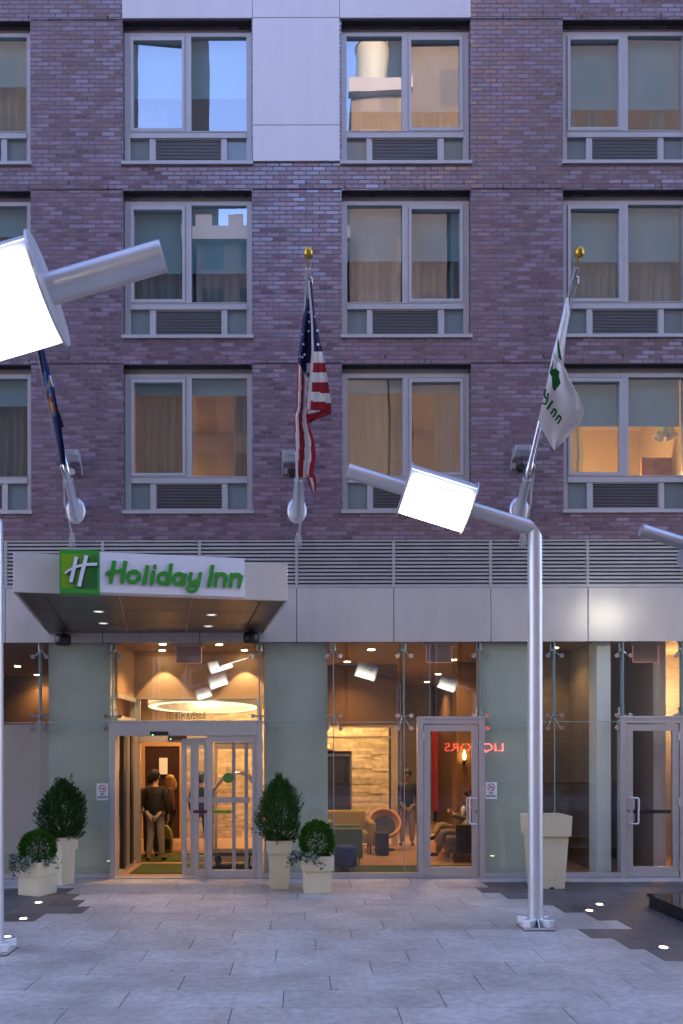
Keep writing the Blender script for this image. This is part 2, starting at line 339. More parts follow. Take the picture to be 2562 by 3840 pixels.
def wall_open(mb, x0, x1, z0, z1, ops, y0, y1):
    xs = sorted({x0, x1, *[o[0] for o in ops], *[o[1] for o in ops]}); zs = sorted({z0, z1, *[o[2] for o in ops], *[o[3] for o in ops]})
    for i in range(len(xs)-1):
        for j in range(len(zs)-1):
            cx, cz = (xs[i]+xs[i+1])/2, (zs[j]+zs[j+1])/2
            if any(o[0] < cx < o[1] and o[2] < cz < o[3] for o in ops): continue
            mb.add([(xs[i],y0,zs[j]),(xs[i+1],y0,zs[j]),(xs[i+1],y0,zs[j+1]),(xs[i],y0,zs[j+1])], [(0,1,2,3)])
    for a, b, c, d in ops:
        mb.add([(a,y0,c),(b,y0,c),(b,y1,c),(a,y1,c)], [(3,2,1,0)]); mb.add([(a,y0,d),(b,y0,d),(b,y1,d),(a,y1,d)], [(0,1,2,3)])
        mb.add([(a,y0,c),(a,y0,d),(a,y1,d),(a,y1,c)], [(0,1,2,3)]); mb.add([(b,y0,c),(b,y0,d),(b,y1,d),(b,y1,c)], [(3,2,1,0)])
ops = []
for (a, b) in COLS:
    for (h, s) in ROWS: ops.append((PX(a), PX(b), PZ(s), PZ(h)))
w = MB(); wall_open(w, XL, XR, Z_LOUV_T+.012, TOP, ops, 0, .24)
w.build('brick_wall', M['brick'], hotel, recalc=False)
sh = MB()
sh.box(XL, XR, 18, 18.2, 0, TOP); sh.box(XL, XL+.2, .3, 18, 0, TOP); sh.box(XR-.2, XR, .3, 18, 0, TOP); sh.box(XL, XR, .25, 18.2, TOP-.25, TOP-.02)
sh.build('rear_wall', M['brownwall'], hotel)
# floor joints with weep holes
for k, dy in enumerate((44.5, 434.5, 833.5)):
    j = MB(); z = PZ(dy); spans = []; last = XL
    for (a, b) in COLS:
        spans.append((last, PX(a)-.002)); last = PX(b)+.002
    spans.append((last, XR))
    for a, b in spans: j.box(a, b, -.004, .01, z-.007, z+.006)
    x = -12.0; n = 0
    while x < 12:
        zz = z + (.035 if n % 2 else .10)
        j.box(x-.007, x+.007, -.003, .01, zz-.026, zz+.026); x += .61 if n % 2 else .60; n += 1
    j.build('expansion_joint', M['dark'], hotel)
# steel angles over the window heads (dark band)
# metal cladding at the top between and over the two middle columns
CLAD = [(285, 582.3, -260, 44.5), (583.7, 782.3, -260, 43.2), (783.7, 1083, -260, 44.5), (583.7, 782.3, 44.6, 289.3), (583.7, 782.3, 290.7, 372)]
for (a, b, t, d) in CLAD:
    c = MB(); c.box(PX(a), PX(b), -.028, -.002, PZ(d), PZ(t)); c.build('cladding_panel', M['panel_up'], hotel, bevel=.004)
# window units --------------------------------------------------------
WORDC = ['first', 'second', 'third', 'fourth']; WORDR = ['top', 'middle', 'bottom']
def window(ci, ri):
    x0, x1 = PX(COLS[ci][0]), PX(COLS[ci][1]); zt, zb = PZ(ROWS[ri][0]), PZ(ROWS[ri][1])
    W, H = x1-x0, zt-zb; mir = ci == 2
    def U(u): return x0 + (298-u if mir else u)/298*W
    def V(v): return zt - v/334*H
    def bx(mb, u0, u1, v0, v1, ya, yb):
        a, b = sorted((U(u0), U(u1))); mb.box(a, b, ya, yb, V(v1), V(v0))
    YF, YB = .095, .19
    f = MB()
    bx(f, 1, 14, 16, 326, YF, YB); bx(f, 285, 297, 16, 326, YF, YB)
    bx(f, 14, 285, 16, 25, YF, YB); bx(f, 142, 156, 25, 246, YF, YB); bx(f, 14, 285, 246, 261, YF-.012, YB)
    bx(f, 14, 285, 320, 326, YF, YB); bx(f, 59, 71, 261, 320, YF, YB); bx(f, 228, 239, 261, 320, YF, YB)
    bx(f, 1, 297, 1, 15, YF+.06, YB+.05)
    bx(f, 18, 282, 246.2, 248.0, YF-.02, YF-.012)
    o = f.build('window', M['frame'], hotel)
    cs = MB()   # casement ring, a little proud
    bx(cs, 15, 22, 27, 245, YF-.018, YB-.03); bx(cs, 135, 141.4, 27, 245, YF-.018, YB-.03); bx(cs, 22, 135, 27, 35.5, YF-.018, YB-.03); bx(cs, 22, 135, 238.5, 245, YF-.018, YB-.03)
    cs.build('sash', M['frame'], o)
    lt = MB(); lt.box(x0+.002, x1-.002, -.004, .10, zt-.016, zt-.002); lt.build('lintel', M['steel'], o)
    s = MB(); bx(s, -3, 301, 326.5, 334, -.035, .13); bx(s, 0, 298, 323.6, 326.4, .03, .094)
    s.build('sill', M['frame'], o)
    rn = random.Random(ci*10+ri)
    for (u0, u1, v0, v1, t) in ((22, 135, 35.5, 238.5, 1), (156, 285, 25, 246, 1)):
        a, b = sorted((U(u0), U(u1))); yy = .135
        dx, dz = rn.uniform(-.004, .004), rn.uniform(-.004, .004)
        if (ci, ri) == (1, 0) and u0 == 22: dx = -.020   # casement a little ajar, its pane turned to mirror the sky
        g = MB(); g.add([(a, yy+dx, V(v1)), (b, yy-dx, V(v1)), (b, yy-dx+dz, V(v0)), (a, yy+dx+dz, V(v0)),
                         (a, yy+dx+.012, V(v1)), (b, yy-dx+.012, V(v1)), (b, yy-dx+dz+.012, V(v0)), (a, yy+dx+dz+.012, V(v0))],
                        [(0,1,2,3),(7,6,5,4),(0,4,5,1),(2,6,7,3),(1,5,6,2),(0,3,7,4)])
        g.build('pane', M['winglass'], o)
    for (u0, u1) in ((14, 59), (239, 285)):
        p = MB(); bx(p, u0, u1, 261, 320, YF+.035, YF+.06); p.build('spandrel_panel', M['spandrel'], o)
    g = MB(); bx(g, 71, 228, 261, 320, .165, .185)
    q = MB(); bx(q, 71, 73.5, 261, 320, YF+.01, .16); bx(q, 225.5, 228, 261, 320, YF+.01, .16); bx(q, 73.5, 225.5, 261, 263.5, YF+.01, .16); bx(q, 73.5, 225.5, 317.5, 320, YF+.01, .16)
    for k in range(16):
        v = 265 + k*3.3; a, b = sorted((U(73.6), U(225.4)))
        q.add([(a,.115,V(v+1.5)),(b,.115,V(v+1.5)),(b,.150,V(v)),(a,.150,V(v)),(a,.115,V(v+2.1)),(b,.115,V(v+2.1)),(b,.150,V(v+.6)),(a,.150,V(v+.6))],
              [(0,1,2,3),(7,6,5,4),(0,4,5,1),(2,6,7,3),(1,5,6,2),(0,3,7,4)])
    gr = q.build('ac_grille', M['grille'], o); g.build('grille_backing', M['dark'], o)
    # the room behind
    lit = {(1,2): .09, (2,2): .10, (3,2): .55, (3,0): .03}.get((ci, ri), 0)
    r = MB(); X0, X1, Z0, Z1, YR = x0-.3, x1+.3, zb-.1, zt+.0, 2.6
    r.add([(X0,.2,Z0),(X1,.2,Z0),(X1,YR,Z0),(X0,YR,Z0),(X0,.2,Z1),(X1,.2,Z1),(X1,YR,Z1),(X0,YR,Z1)], [(0,1,2,3),(4,7,6,5),(3,2,6,7),(0,3,7,4),(1,5,6,2)])
    # front return so that no light leaks round the frame
    xs = (X0, x0+.02, x1-.02, X1); zs = (Z0, V(320), V(16), Z1)
    for i in range(3):
        for k in range(3):
            if i == 1 and k == 1: continue
            r.add([(xs[i],.2,zs[k]),(xs[i+1],.2,zs[k]),(xs[i+1],.2,zs[k+1]),(xs[i],.2,zs[k+1])], [(0,1,2,3)])
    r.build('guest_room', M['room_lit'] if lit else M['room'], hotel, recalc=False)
    if lit:
        l = bpy.data.lights.new('room_lamp', 'POINT'); l.energy = LIT*lit; l.color = (1, .54, .21); l.shadow_soft_size = .12
        lo = bpy.data.objects.new('room_lamp_light', l); COL.objects.link(lo)
        lo.location = (x0+W*(.62 if ci == 3 else .35), 1.5 if ci == 3 else 1.9, zb+H*(.40 if ci == 3 else .5))
    return U, V, W, H

BLIND = {(0,0):122, (1,0):150, (2,0):182, (3,0):178, (0,1):80, (1,1):165, (2,1):138, (3,1):140, (0,2):76, (1,2):52, (2,2):48, (3,2):125}
# curtain spans in window units (u0,u1)
CURT = {(0,0):[(150,285)], (1,0):[(22,95)], (2,0):[(40,75),(90,130),(168,205),(245,275)], (3,0):[(22,50),(75,105),(225,262)],
        (0,1):[(200,285)], (1,1):[(22,285)], (2,1):[(160,285),(22,128)], (3,1):[(22,140),(160,280)], (0,2):[(200,280)], (1,2):[(20,140),(252,285)], (2,2):[(150,285),(22,78)], (3,2):[(20,64)]}
DESC = {0: 'at the building edge', 1: 'above the entrance canopy', 2: 'between the flags', 3: 'beside the white flag'}
def curtain_mesh(mb, xa, xb, z0, z1, y, seed, amp=.05):
    rn = random.Random(seed); n = max(8, int((xb-xa)/.012)); ph = rn.uniform(0, 6); fr = rn.uniform(38, 50)
    vs = []
    for j in range(7):
        z = z1 + (z0-z1)*j/6
        for i in range(n+1):
            x = xa + (xb-xa)*i/n
            vs.append((x + .012*math.sin(2.1*j+7*x), y + amp*(.55*math.sin(fr*x+ph+.12*j) + .45*math.sin(fr*.43*x+1.7*ph-.2*j)), z))
    mb.add(vs, [(j*(n+1)+i, j*(n+1)+i+1, (j+1)*(n+1)+i+1, (j+1)*(n+1)+i) for j in range(6) for i in range(n)], 0, True)
for ci in range(4):
    for ri in range(3):
        U, V, W, H = window(ci, ri)
        vb = BLIND[(ci, ri)]; b = MB()
        a, c = sorted((U(15), U(284)))
        b.box(a, c, .225, .229, V(vb), V(20)); b.box(a, c, .221, .233, V(vb+3.5), V(vb))
        o = b.build('roller_blind', M['blind'])
        tag(o, 'pale roller blind in the %s window of the %s row, %s' % (WORDC[ci], WORDR[ri], DESC[ci]), 'blind', 'roller blinds in the hotel windows')
        for k, (u0, u1) in enumerate(CURT[(ci, ri)]):
            m = MB(); a, c = sorted((U(u0), U(u1))); curtain_mesh(m, a, c, V(262), V(18), .36, ci*7+ri*3+k, .075)
            o = m.build('curtain', M['curtain'] if ri == 2 else M['sheer'], recalc=False)
            where = ['first', 'second', 'third', 'fourth'][k] if len(CURT[(ci, ri)]) > 1 else 'only'
            tag(o, '%s folded %s curtain in the %s window of the %s row' % (where, 'cream' if ri == 2 else 'grey', WORDC[ci], WORDR[ri]), 'curtain', 'curtains in the hotel windows')
# bright corner room: patterned side wall, hanging white bundle lamp
U, V = (lambda u: PX(1295)+u/298*(PX(1591)-PX(1295))), (lambda v: PZ(835)-v/334*(PZ(1179)-PZ(835))*-1)
pw = MB(); x3, z3 = PX(1295), PZ(1179)
pw.add([(x3+1.55,1.25,z3+.5),(x3+2.15,1.25,z3+.5),(x3+2.15,1.25,z3+2.2),(x3+2.05,1.25,z3+1.75)], [(0,1,2,3)])
pw.box(x3+1.75, x3+2.26, 1.30, 1.34, z3-.05, z3+1.32)
pw.f, pw.m, pw.sm = pw.f[1:], pw.m[1:], pw.sm[1:]
pw.build('patterned_wall', M['pattern'], hotel)
hl = thing('hanging_lamp', (PX(1530,.5), .5, PZ(985,.5)), 'white double fabric lamp shade hanging in the brightly lit window', 'lamp')
for s_, tilt in ((-1, .35), (1, -.25)):
    m = MB(); Mx = Matrix.Rotation(tilt, 4, 'Y')
    m.lathe([(.03,.16),(.055,.10),(.075,0),(.115,-.13),(.105,-.13),(.066,0),(.03,.10)], (PX(1530,.5)+s_*.055, .5, PZ(990,.5)), 16, 0, Mx.to_3x3())
    m.build('lamp_shade', M['cloth_white'], hl)
m = MB(); m.tube([(PX(1530,.5), .5, PZ(990,.5)+.1), (PX(1528,.5), .5, PZ(940,.5)+.35)], .008); m.build('cord', M['rope'], hl)

# louver band and lower panels ----------------------------------------
JX = [15-222.3*k for k in range(1, 9)][::-1] + [15 + 222.3*k for k in range(0, 14)]
for i in range(len(JX)-1):
    a, b = PX(JX[i]), PX(JX[i+1])
    if b < -9 or a > 9: continue
    m = MB(); t, d = Z_LOUV_T, Z_LOUV_B
    m.box(a, a+.022, -.02, .07, d, t); m.box(b-.022, b, -.02, .07, d, t); m.box(a+.022, b-.022, -.02, .07, t-.025, t); m.box(a+.022, b-.022, -.02, .07, d, d+.02)
    n = 12; hgt = (t-d-.045)/n
    for k in range(n):
        z = d+.02+k*hgt
        m.add([(a+.023,-.012,z+.002),(b-.023,-.012,z+.002),(b-.023,.055,z+hgt*.80),(a+.023,.055,z+hgt*.80),(a+.023,-.012,z+.034),(b-.023,-.012,z+.034),(b-.023,.055,z+hgt*.8+.014),(a+.023,.055,z+hgt*.8+.014)],
              [(0,1,2,3),(7,6,5,4),(0,4,5,1),(2,6,7,3),(1,5,6,2),(0,3,7,4)])
    o = m.build('louver_panel', M['slat'], hotel)
    q = MB(); q.box(a+.022, b-.022, .10, .12, d, t); q.build('louver_backing', M['dark'], o)
    p = MB(); p.box(a+.006, b-.006, -.03, .0, Z_GL, d-.006); p.build('cladding_panel', M['panel'], hotel, bevel=.004)
q = MB(); q.box(XL, XR, .004, .1, Z_GL+.01, Z_LOUV_B-.002); q.build('panel_backing', M['dark'], hotel)
q = MB(); q.box(XL, PX(15-222.3*4), -.02, .08, Z_LOUV_B, Z_LOUV_T); q.build('side_panel', M['panel'], hotel)
q = MB(); q.box(XL, PX(-480), .0, .2, 0, Z_GL-.002); q.build('side_panel', M['panel'], hotel)
q = MB(); q.box(PX(1990), XR, .0, .2, 0, Z_GL-.002); q.build('side_panel', M['panel'], hotel)

# pillars behind the glass, low wall
for (a, b, mt, y1) in ((107, 250, 'pillar', .5), (606.7, 752.9, 'pillar', .5), (1110, 1249, 'pillar', .5), (1376.5, 1408.5, 'pillar_white', .45)):
    m = MB(); m.box(PX(a), PX(b), .11, y1, 0, Z_GL+.02); m.build('pillar', M[mt], hotel)
m = MB(); m.box(PX(-480), PX(106.4), .13, .25, 0, PZ(1661)); m.build('low_wall', M['beige'], hotel)

# interior shells -------------------------------------------------------
ZC = 3.66
def quadbox(name, mt, *bxs):
    m = MB()
    for b in bxs: m.box(*b)
    return m.build(name, mt, hotel)
quadbox('lobby_ceiling', M['ceil'], (-8, 8.8, .12, 14, ZC, ZC+.1))
fl = MB(); fl.box(-8, 8.8, .06, 14, -.1, .004); struct(fl.build('lobby_floor', M['floor']))
quadbox('lobby_wall', M['brownwall'], (-8, 8.8, 13.6, 13.8, 0, ZC), (-8.2, -8, .2, 13.8, 0, ZC), (8.8, 9, .2, 13.8, 0, ZC))
# amber wall behind the far bay on the left, with its return
quadbox('lobby_wall', M['brownwall'], (-8, -3.9, 6.1, 6.25, 0, ZC))
quadbox('lobby_wall', M['amber'], (-3.95, -3.86, .5, 6.1, 0, ZC))
# right-hand dark stair lobby
quadbox('lobby_wall', M['darkwall'], (3.74, 4.75, 1.75, 1.85, 0, ZC), (4.70, 4.79, .46, 1.75, 0, ZC), (4.75, 7.6, 2.3, 2.4, 0, ZC))
quadbox('lobby_wall', M['beige'], (5.62, 5.82, .5, 2.3, 0, ZC))
quadbox('lobby_wall', M['brownwall'], (3.66, 3.74, .5, 13.6, 0, ZC))
# bay ends
quadbox('lobby_wall', M['beige'], (7.6, 7.7, .2, 2.3, 0, ZC))
# vestibule: inner screen at y=1.6 with wall above
VY1 = 1.6; vxl, vxr = -2.83, -.58
quadbox('vestibule_wall', M['amber'], (vxl-.1, vxr+.1, VY1, VY1+.1, PZ(1604, VY1), ZC))
quadbox('vestibule_wall', M['amber'], (vxr, vxr+.06, .5, VY1, 0, ZC), (vxr-.02, vxr+.1, VY1, VY1+.12, 0, PZ(1604, VY1)))
quadbox('vestibule_wall', M['amber'], (vxl-.12, vxl-.04, .3, VY1, 2.85, ZC))
# stone feature wall -----------------------------------------------------
rn = random.Random(3); m = MB(); tones = []
SX0, SX1, SY, SH = -2.6, 1.95, 5.45, 2.85
z = 0
while z < SH:
    h = rn.uniform(.04, .085)
    for A_, B_ in (((SX0, .28), (1.125, SX1)) if z < 1.86 else ((SX0, SX1),)):
        x = A_
        while x < B_-.01:
            L_ = rn.uniform(.15, .5); x2 = x+L_ if B_-(x+L_) > .08 else B_
            m.box(x+.001, x2-.001, SY-rn.uniform(.02, .035), SY+.05, z+.001, min(z+h, SH)-.001); tones.append(rn.uniform(.72, 1.22)); x = x2
    z += h
o = m.build('stone_wall', M['stone'], hotel)
ca = o.data.color_attributes.new('tone', 'FLOAT_COLOR', 'CORNER')
for p in o.data.polygons:
    t = tones[p.vertices[0]//8]
    for li in p.loop_indices: ca.data[li].color = (t, t*random.uniform(.97, 1.0), t*.96, 1)
quadbox('stone_backing', M['brownwall'], (SX0, SX1, SY+.05, SY+.2, 0, ZC))
lift = thing('lift_door', (.7, SY, 0), 'dark metal lift door set in the stone wall of the lobby', 'door')
m = MB(); m.box(.3, 1.12, SY-.02, SY+.04, 0, 1.86); m.build('panel', mat('lift_metal', (.05,.045,.05), .3, .7), lift)
m = MB(); m.box(.3, 1.12, SY-.05, SY-.02, 1.80, 1.86); m.box(1.09, 1.12, SY-.05, SY-.02, 0, 1.80); m.build('frame', M['chrome'], lift)
m = MB(); m.box(.40, .74, SY-.12, SY-.07, 1.96, 2.10); io = m.build('floor_indicator', M['woodframe'])
tag(io, 'small floor display box with red digits above the dark lift door', 'indicator')
text_mesh('digits', '05', .10, wall_text((.60, SY-.123, 2.03)), M['redled'], io, .001)
# brown back door with light frame, seen through the open entrance
bd = thing('wooden_door', (-3.0, 5.4, 0), 'dark brown wooden door at the back of the lobby', 'door')
m = MB(); m.box(PX(334,5.4), PX(413,5.4), 5.36, 5.42, 0, PZ(1712,5.4)); m.build('leaf', M['wood'], bd)
m = MB(); xa, xb, zt = PX(334,5.4), PX(413,5.4), PZ(1712,5.4)
m.box(xa-.13, xa, 5.33, 5.44, 0, zt+.12); m.box(xb, xb+.05, 5.33, 5.44, 0, zt+.12); m.box(xa, xb, 5.33, 5.44, zt, zt+.12); m.build('frame', M['woodframe'], bd)
quadbox('lobby_wall', M['amber'], (-3.9, -2.6, 5.46, 5.6, 0, ZC))
m = MB(); m.box(xa+.32, xa+.50, 5.30, 5.33, 1.42, 1.78); o = tag(m.build('wall_notice', M['white']), 'white paper notice posted on the dark brown lobby door', 'notice')
# inner glazed partition in the seating bay
ip = thing('glass_partition', (1.2, 3.9, 0), 'beige framed glass partition standing inside the seating lobby', 'partition')
m = MB(); s = 3.9
for (a, b, t, d) in ((752, 901, 1664, 1670), (752, 901, 1690, 1695), (898.5, 912, 1664, 1943), (752, 898.5, 1938, 1943)):
    m.box(PX(a, s), PX(b, s), s-.03, s+.03, PZ(d, s), PZ(t, s))
m.build('frame', M['beige'], ip)
m = MB(); m.box(PX(752, s), PX(898.5, s), s-.006, s+.006, PZ(1937, s), PZ(1696, s)); m.build('pane', M['doorglass'], ip)
quadbox('lobby_wall', M['brownwall'], (PX(752, 3.9), PX(912, 3.9), 3.86, 3.96, PZ(1664, 3.9), ZC))
# beige pier with sconce, solid red panel put in for a red reflection in the glass
quadbox('pier', M['brownwall'], (PX(1049, 3.4), PX(1110, 3.4), 3.4, 3.9, 0, ZC))
quadbox('red_reflection_panel', M['red'], (PX(990, 9), PX(1040, 9), 8.95, 9.0, .3, PZ(1668, 9)))
quadbox('dark_bar_wall', M['darkwall'], (2.0, 3.62, 9.4, 9.5, 0, ZC))
scq = thing('wall_sconce', (PX(1066, 3.3), 3.36, PZ(1740, 3.3)), 'flame shaped wall lamp glowing on the lobby pier', 'lamp')
m = MB(); m.cyl((PX(1066,3.3),3.39,PZ(1752,3.3)), (PX(1066,3.3),3.30,PZ(1752,3.3)), .03); m.cyl((PX(1066,3.3),3.30,PZ(1756,3.3)), (PX(1066,3.3),3.30,PZ(1745,3.3)), .018, .03); m.build('bracket', M['black'], scq)
m = MB(); m.lathe([(.018,0),(.032,.05),(.02,.13),(.002,.19)], (PX(1066,3.3),3.30,PZ(1744,3.3)), 12); m.build('flame_bulb', M['candle'], scq)
# downlights in ceilings
def ceil_light(x, y, z, r=.05, mt='down', en=0, par=hotel):
    m = MB(); m.cyl((x,y,z-.008), (x,y,z), r*1.25, n=20); d = m.build('downlight', M['white'], par)
    q = MB(); q.cyl((x,y,z-.012), (x,y,z-.009), r, n=20); q.build('lens', M[mt], d)
    if en:
        l = bpy.data.lights.new('downlight_beam', 'SPOT'); l.energy = en*.14; l.color = (1,.54,.22); l.spot_size = R(125); l.spot_blend = .8; l.shadow_soft_size = .04
        lo = bpy.data.objects.new('downlight_beam', l); COL.objects.link(lo); lo.location = (x, y, z-.03)
def unproj(dx, dy, z):
    s_ = (VY-dy)/(z-EYE); return (dx-VX)/s_, FPX/s_-DIST
for dx, dy, en in ((797.7,1518,110), (1006,1547,130), (980,1565,130), (980,1604,110), (954,1618,0), (41,1527,70), (86,1547,70)):
    x, y = unproj(dx, dy, ZC); y = min(y, 13.0); ceil_light(x, y, ZC, .06, 'down', en)
for x, y, en in ((1.2, 1.3, 110), (2.5, 2.0, 150), (2.9, 2.9, 110), (-1.4, 3.6, 150), (-3.0, 4.3, 120), (-2.9, 2.6, 90), (1.0, 4.6, 110)): ceil_light(x, y, ZC, .06, 'down', en)  # one by the sofa is added to brighten the seated reader
for x in (-2.0, -1.0, 0.0, .6, 1.5):  # fill spots and their discs, added to brighten the stone wall
    l = bpy.data.lights.new('stone_fill', 'SPOT'); l.energy = 30; l.color = (1,.66,.32); l.spot_size = R(100); l.spot_blend = .7; l.shadow_soft_size = .03
    lo = bpy.data.objects.new('stone_fill_beam', l); COL.objects.link(lo); lo.location = (x, SY-1.35, ZC-.03); lo.rotation_euler = (R(33), 0, 0); ceil_light(x, SY-1.35, ZC, .05, 'down', 0)
ceil_light(-2.2, .55, ZC, .05, 'down', 190); ceil_light(-1.3, .6, ZC, .05, 'down', 120)  # downlight nearest the opening added for warm spill on mat and paving
ceil_light(4.25, 1.1, ZC, .05, 'down', 40)  # downlight added to lift the dark bay
for x, en in ((-2.35, 60), (-.95, 60)):
    l = bpy.data.lights.new('scallop', 'SPOT'); l.energy = en*.17; l.color = (1,.66,.36); l.spot_size = R(78); l.spot_blend = .25; l.shadow_soft_size = .01
    lo = bpy.data.objects.new('scallop_beam', l); COL.objects.link(lo); lo.location = (x, VY1-.25, ZC-.03)
    ceil_light(x, VY1-.25, ZC, .05, 'down', 0)
l = bpy.data.lights.new('stair_fill', 'POINT'); l.energy = 16; l.color = (1,.55,.25); l.shadow_soft_size = .1  # fill light without a fixture, added to lift the dark stair lobby
lo = bpy.data.objects.new('stair_fill_light', l); COL.objects.link(lo); lo.location = (6.6, 1.6, 2.9); 
# ring chandelier
rc = thing('ring_chandelier', (PX(468, 3.2), 3.2, 2.75), 'large glowing ring shaped pendant lamp above the lobby entrance', 'chandelier')
cx, cy = PX(468, 3.2), 3.2; RT = Matrix.Translation((cx,cy,2.79)) @ Matrix.Rotation(R(-3.2),4,'X') @ Matrix.Translation((-cx,-cy,-2.79))
m = MB(); m.lathe([(1.06,2.78),(1.06,3.02),(1.05,3.02),(1.05,2.78)], (cx,cy,0), 48); m.v = [tuple(RT @ Vector(v)) for v in m.v]; m.build('drum_shade', M['ringglow'], rc)
m = MB(); m.lathe([(.89,2.78),(.89,3.02),(.90,3.02),(.90,2.78)], (cx,cy,0), 48); m.v = [tuple(RT @ Vector(v)) for v in m.v]; m.build('inner_shade', M['ringglow'], rc)
m = MB(); m.lathe([(.90,2.775),(1.048,2.775),(1.048,2.785),(.90,2.785),(.90,2.775)], (cx,cy,0), 48); m.v = [tuple(RT @ Vector(v)) for v in m.v]; m.build('diffuser', M['ringrim'], rc)
for a in range(3):
    m = MB(); t = a*2.094+.4; m.cyl((cx+.94*math.cos(t), cy+.94*math.sin(t), 2.79), (cx+.94*math.cos(t), cy+.94*math.sin(t), ZC-.01), .008, n=6)
    m.build('suspension_rod', M['chrome'], rc)
# ------------------------------------------------------------------ glass storefront
sf = thing('glass_storefront', (0, 0, 0), 'street level wall of clear glass panels held by steel spider fittings', 'storefront')
HJ = 1657.5
GX = [-420, -150, 91, 259, 595.6, 766, 928, 1102, 1273, 1431, 1568, 1740, 1960]
DOORS = {(259, 595.6): 1654, (928, 1102): 1647, (1431, 1568): 1647}
def glass_panel(a, b, d, t):
    m = MB(); m.box(PX(a)+.005, PX(b)-.005, -.008, .008, PZ(d), PZ(t)); m.build('glass_panel', M['glass'], sf)
for a, b in zip(GX[:-1], GX[1:]):
    glass_panel(a, b, HJ-.8, 1475)
    if (a, b) not in DOORS:
        lo, hi = a, b
        if b == 928: hi = 958
        if a == 1102: lo = 1111
        if b == 1431: hi = 1422
        if b == 259: hi = 253
        if a == 595.6: lo = 602
        glass_panel(lo, hi, 2003, HJ+.8)
        m = MB(); m.box(PX(lo), PX(hi), -.04, .05, 0.006, PZ(2003)-.001); m.build('base_rail', M['alu'], sf)
for x in GX[1:-1]:
    bot = 2003 if x in (91, 766, 1273, 1740) else (HJ if x in (928,) else HJ)
    if x == 928: bot = 2003
    m = MB(); m.box(PX(x)-.006, PX(x)+.006, -.0095, .0095, PZ(bot), PZ(1475)); m.build('joint', M['glassedge'], sf)
    f = MB(); f.box(PX(x)-.009, PX(x)+.009, .03, .10, PZ(HJ-6), PZ(1475)); f.build('glass_fin', M['glassedge'], sf)
for a, b in zip(GX[:-1], GX[1:]):
    m = MB(); m.box(PX(a)+.007, PX(b)-.007, -.0095, .0095, PZ(HJ+.75), PZ(HJ-.75)); m.build('joint', M['glassedge'], sf)
def spider(x, y, knobs, hang=True):
    """knobs: list of (dx,dy) in photo units at the facade"""
    m = MB(); X, Z = PX(x), PZ(y); 
    if hang:
        m.cyl((X-.03, .075, Z+.02), (X-.03, .075, Z+.17), .012, n=10); m.cyl((X+.03, .075, Z+.02), (X+.03, .075, Z+.17), .012, n=10)
        m.box(X-.05, X+.05, .06, .09, Z+.14, Z+.155)
    m.ball((X, .07, Z+.045), .028, 10)
    o = m.build('spider_fitting', M['chrome'], sf)
    for dx, dy in knobs:
        q = MB(); kx, kz = X+dx/150, Z-dy/150
        q.tube([(X, .07, Z+.045), (X+dx/150*.6, .06, Z+.045-(dy/150+.045)*.6), (kx, .03, kz), (kx, .009, kz)], [.014,.011,.010,.010], 8)
        q.cyl((kx, -.012, kz), (kx, -.0085, kz), .026, .033, 16); q.cyl((kx, -.026, kz), (kx, -.012, kz), .033, .026, 16); q.cyl((kx, .009, kz), (kx, .022, kz), .03, n=16)
        q.build('glass_bolt', M['chrome'], o)
for x in GX[1:-1]:
    spider(x, 1497, [(-15, 9), (16, 9)])
    low_l = x not in (595.6, 1102); low_r = x not in (259, 1431)
    spider(x, 1650, [(-15, -7), (16, -7)] + ([(-15, 22)] if low_l and x != 1568 else []) + ([(16, 22)] if low_r and x != 928 or x == 928 else []), hang=x in (259, 1102, 1431, 1568))

# ------------------------------------------------------------------ sliding entrance
en = thing('sliding_entrance', (PX(427), 0, 0), 'wide aluminium automatic sliding entrance standing half open under the canopy', 'entrance')
m = MB()
m.box(PX(253), PX(265.5), -.05, .14, 0, PZ(1654)); m.box(PX(589.5), PX(602), -.05, .14, 0, PZ(1654))
m.box(PX(265.5), PX(589.5), -.06, .14, PZ(1688), PZ(1656)); m.box(PX(252), PX(603), -.065, -.05, PZ(1657), PZ(1653))
m.box(PX(265.5), PX(589.5), -.07, .14, 0.006, .018)
m.build('frame', M['alu'], en, bevel=.004)
def leaf(par, x0, x1, zt, zb, y0, y1, st=.068, top=.11, bot=.11, name='sliding_leaf', gm='doorglass'):
    m = MB(); m.box(x0, x0+st, y0, y1, zb, zt); m.box(x1-st, x1, y0, y1, zb, zt)
    m.box(x0+st, x1-st, y0, y1, zt-top, zt); m.box(x0+st, x1-st, y0, y1, zb, zb+bot)
    o = m.build(name, M['alu'], par, bevel=.003); g = MB(); ym = (y0+y1)/2
    g.box(x0+st+.001, x1-st-.001, ym-.005, ym+.005, zb+bot+.001, zt-top-.001); g.build('pane', M[gm], o); return o
zt = PZ(1690)
L1 = leaf(en, PX(416), PX(445.5), zt-.03, .03, .08, .12); L2 = leaf(en, PX(445.5)-.005, PX(478), zt-.02, .026, .03, .07); L3 = leaf(en, PX(476), PX(589), zt+.02, .02, -.025, .022)
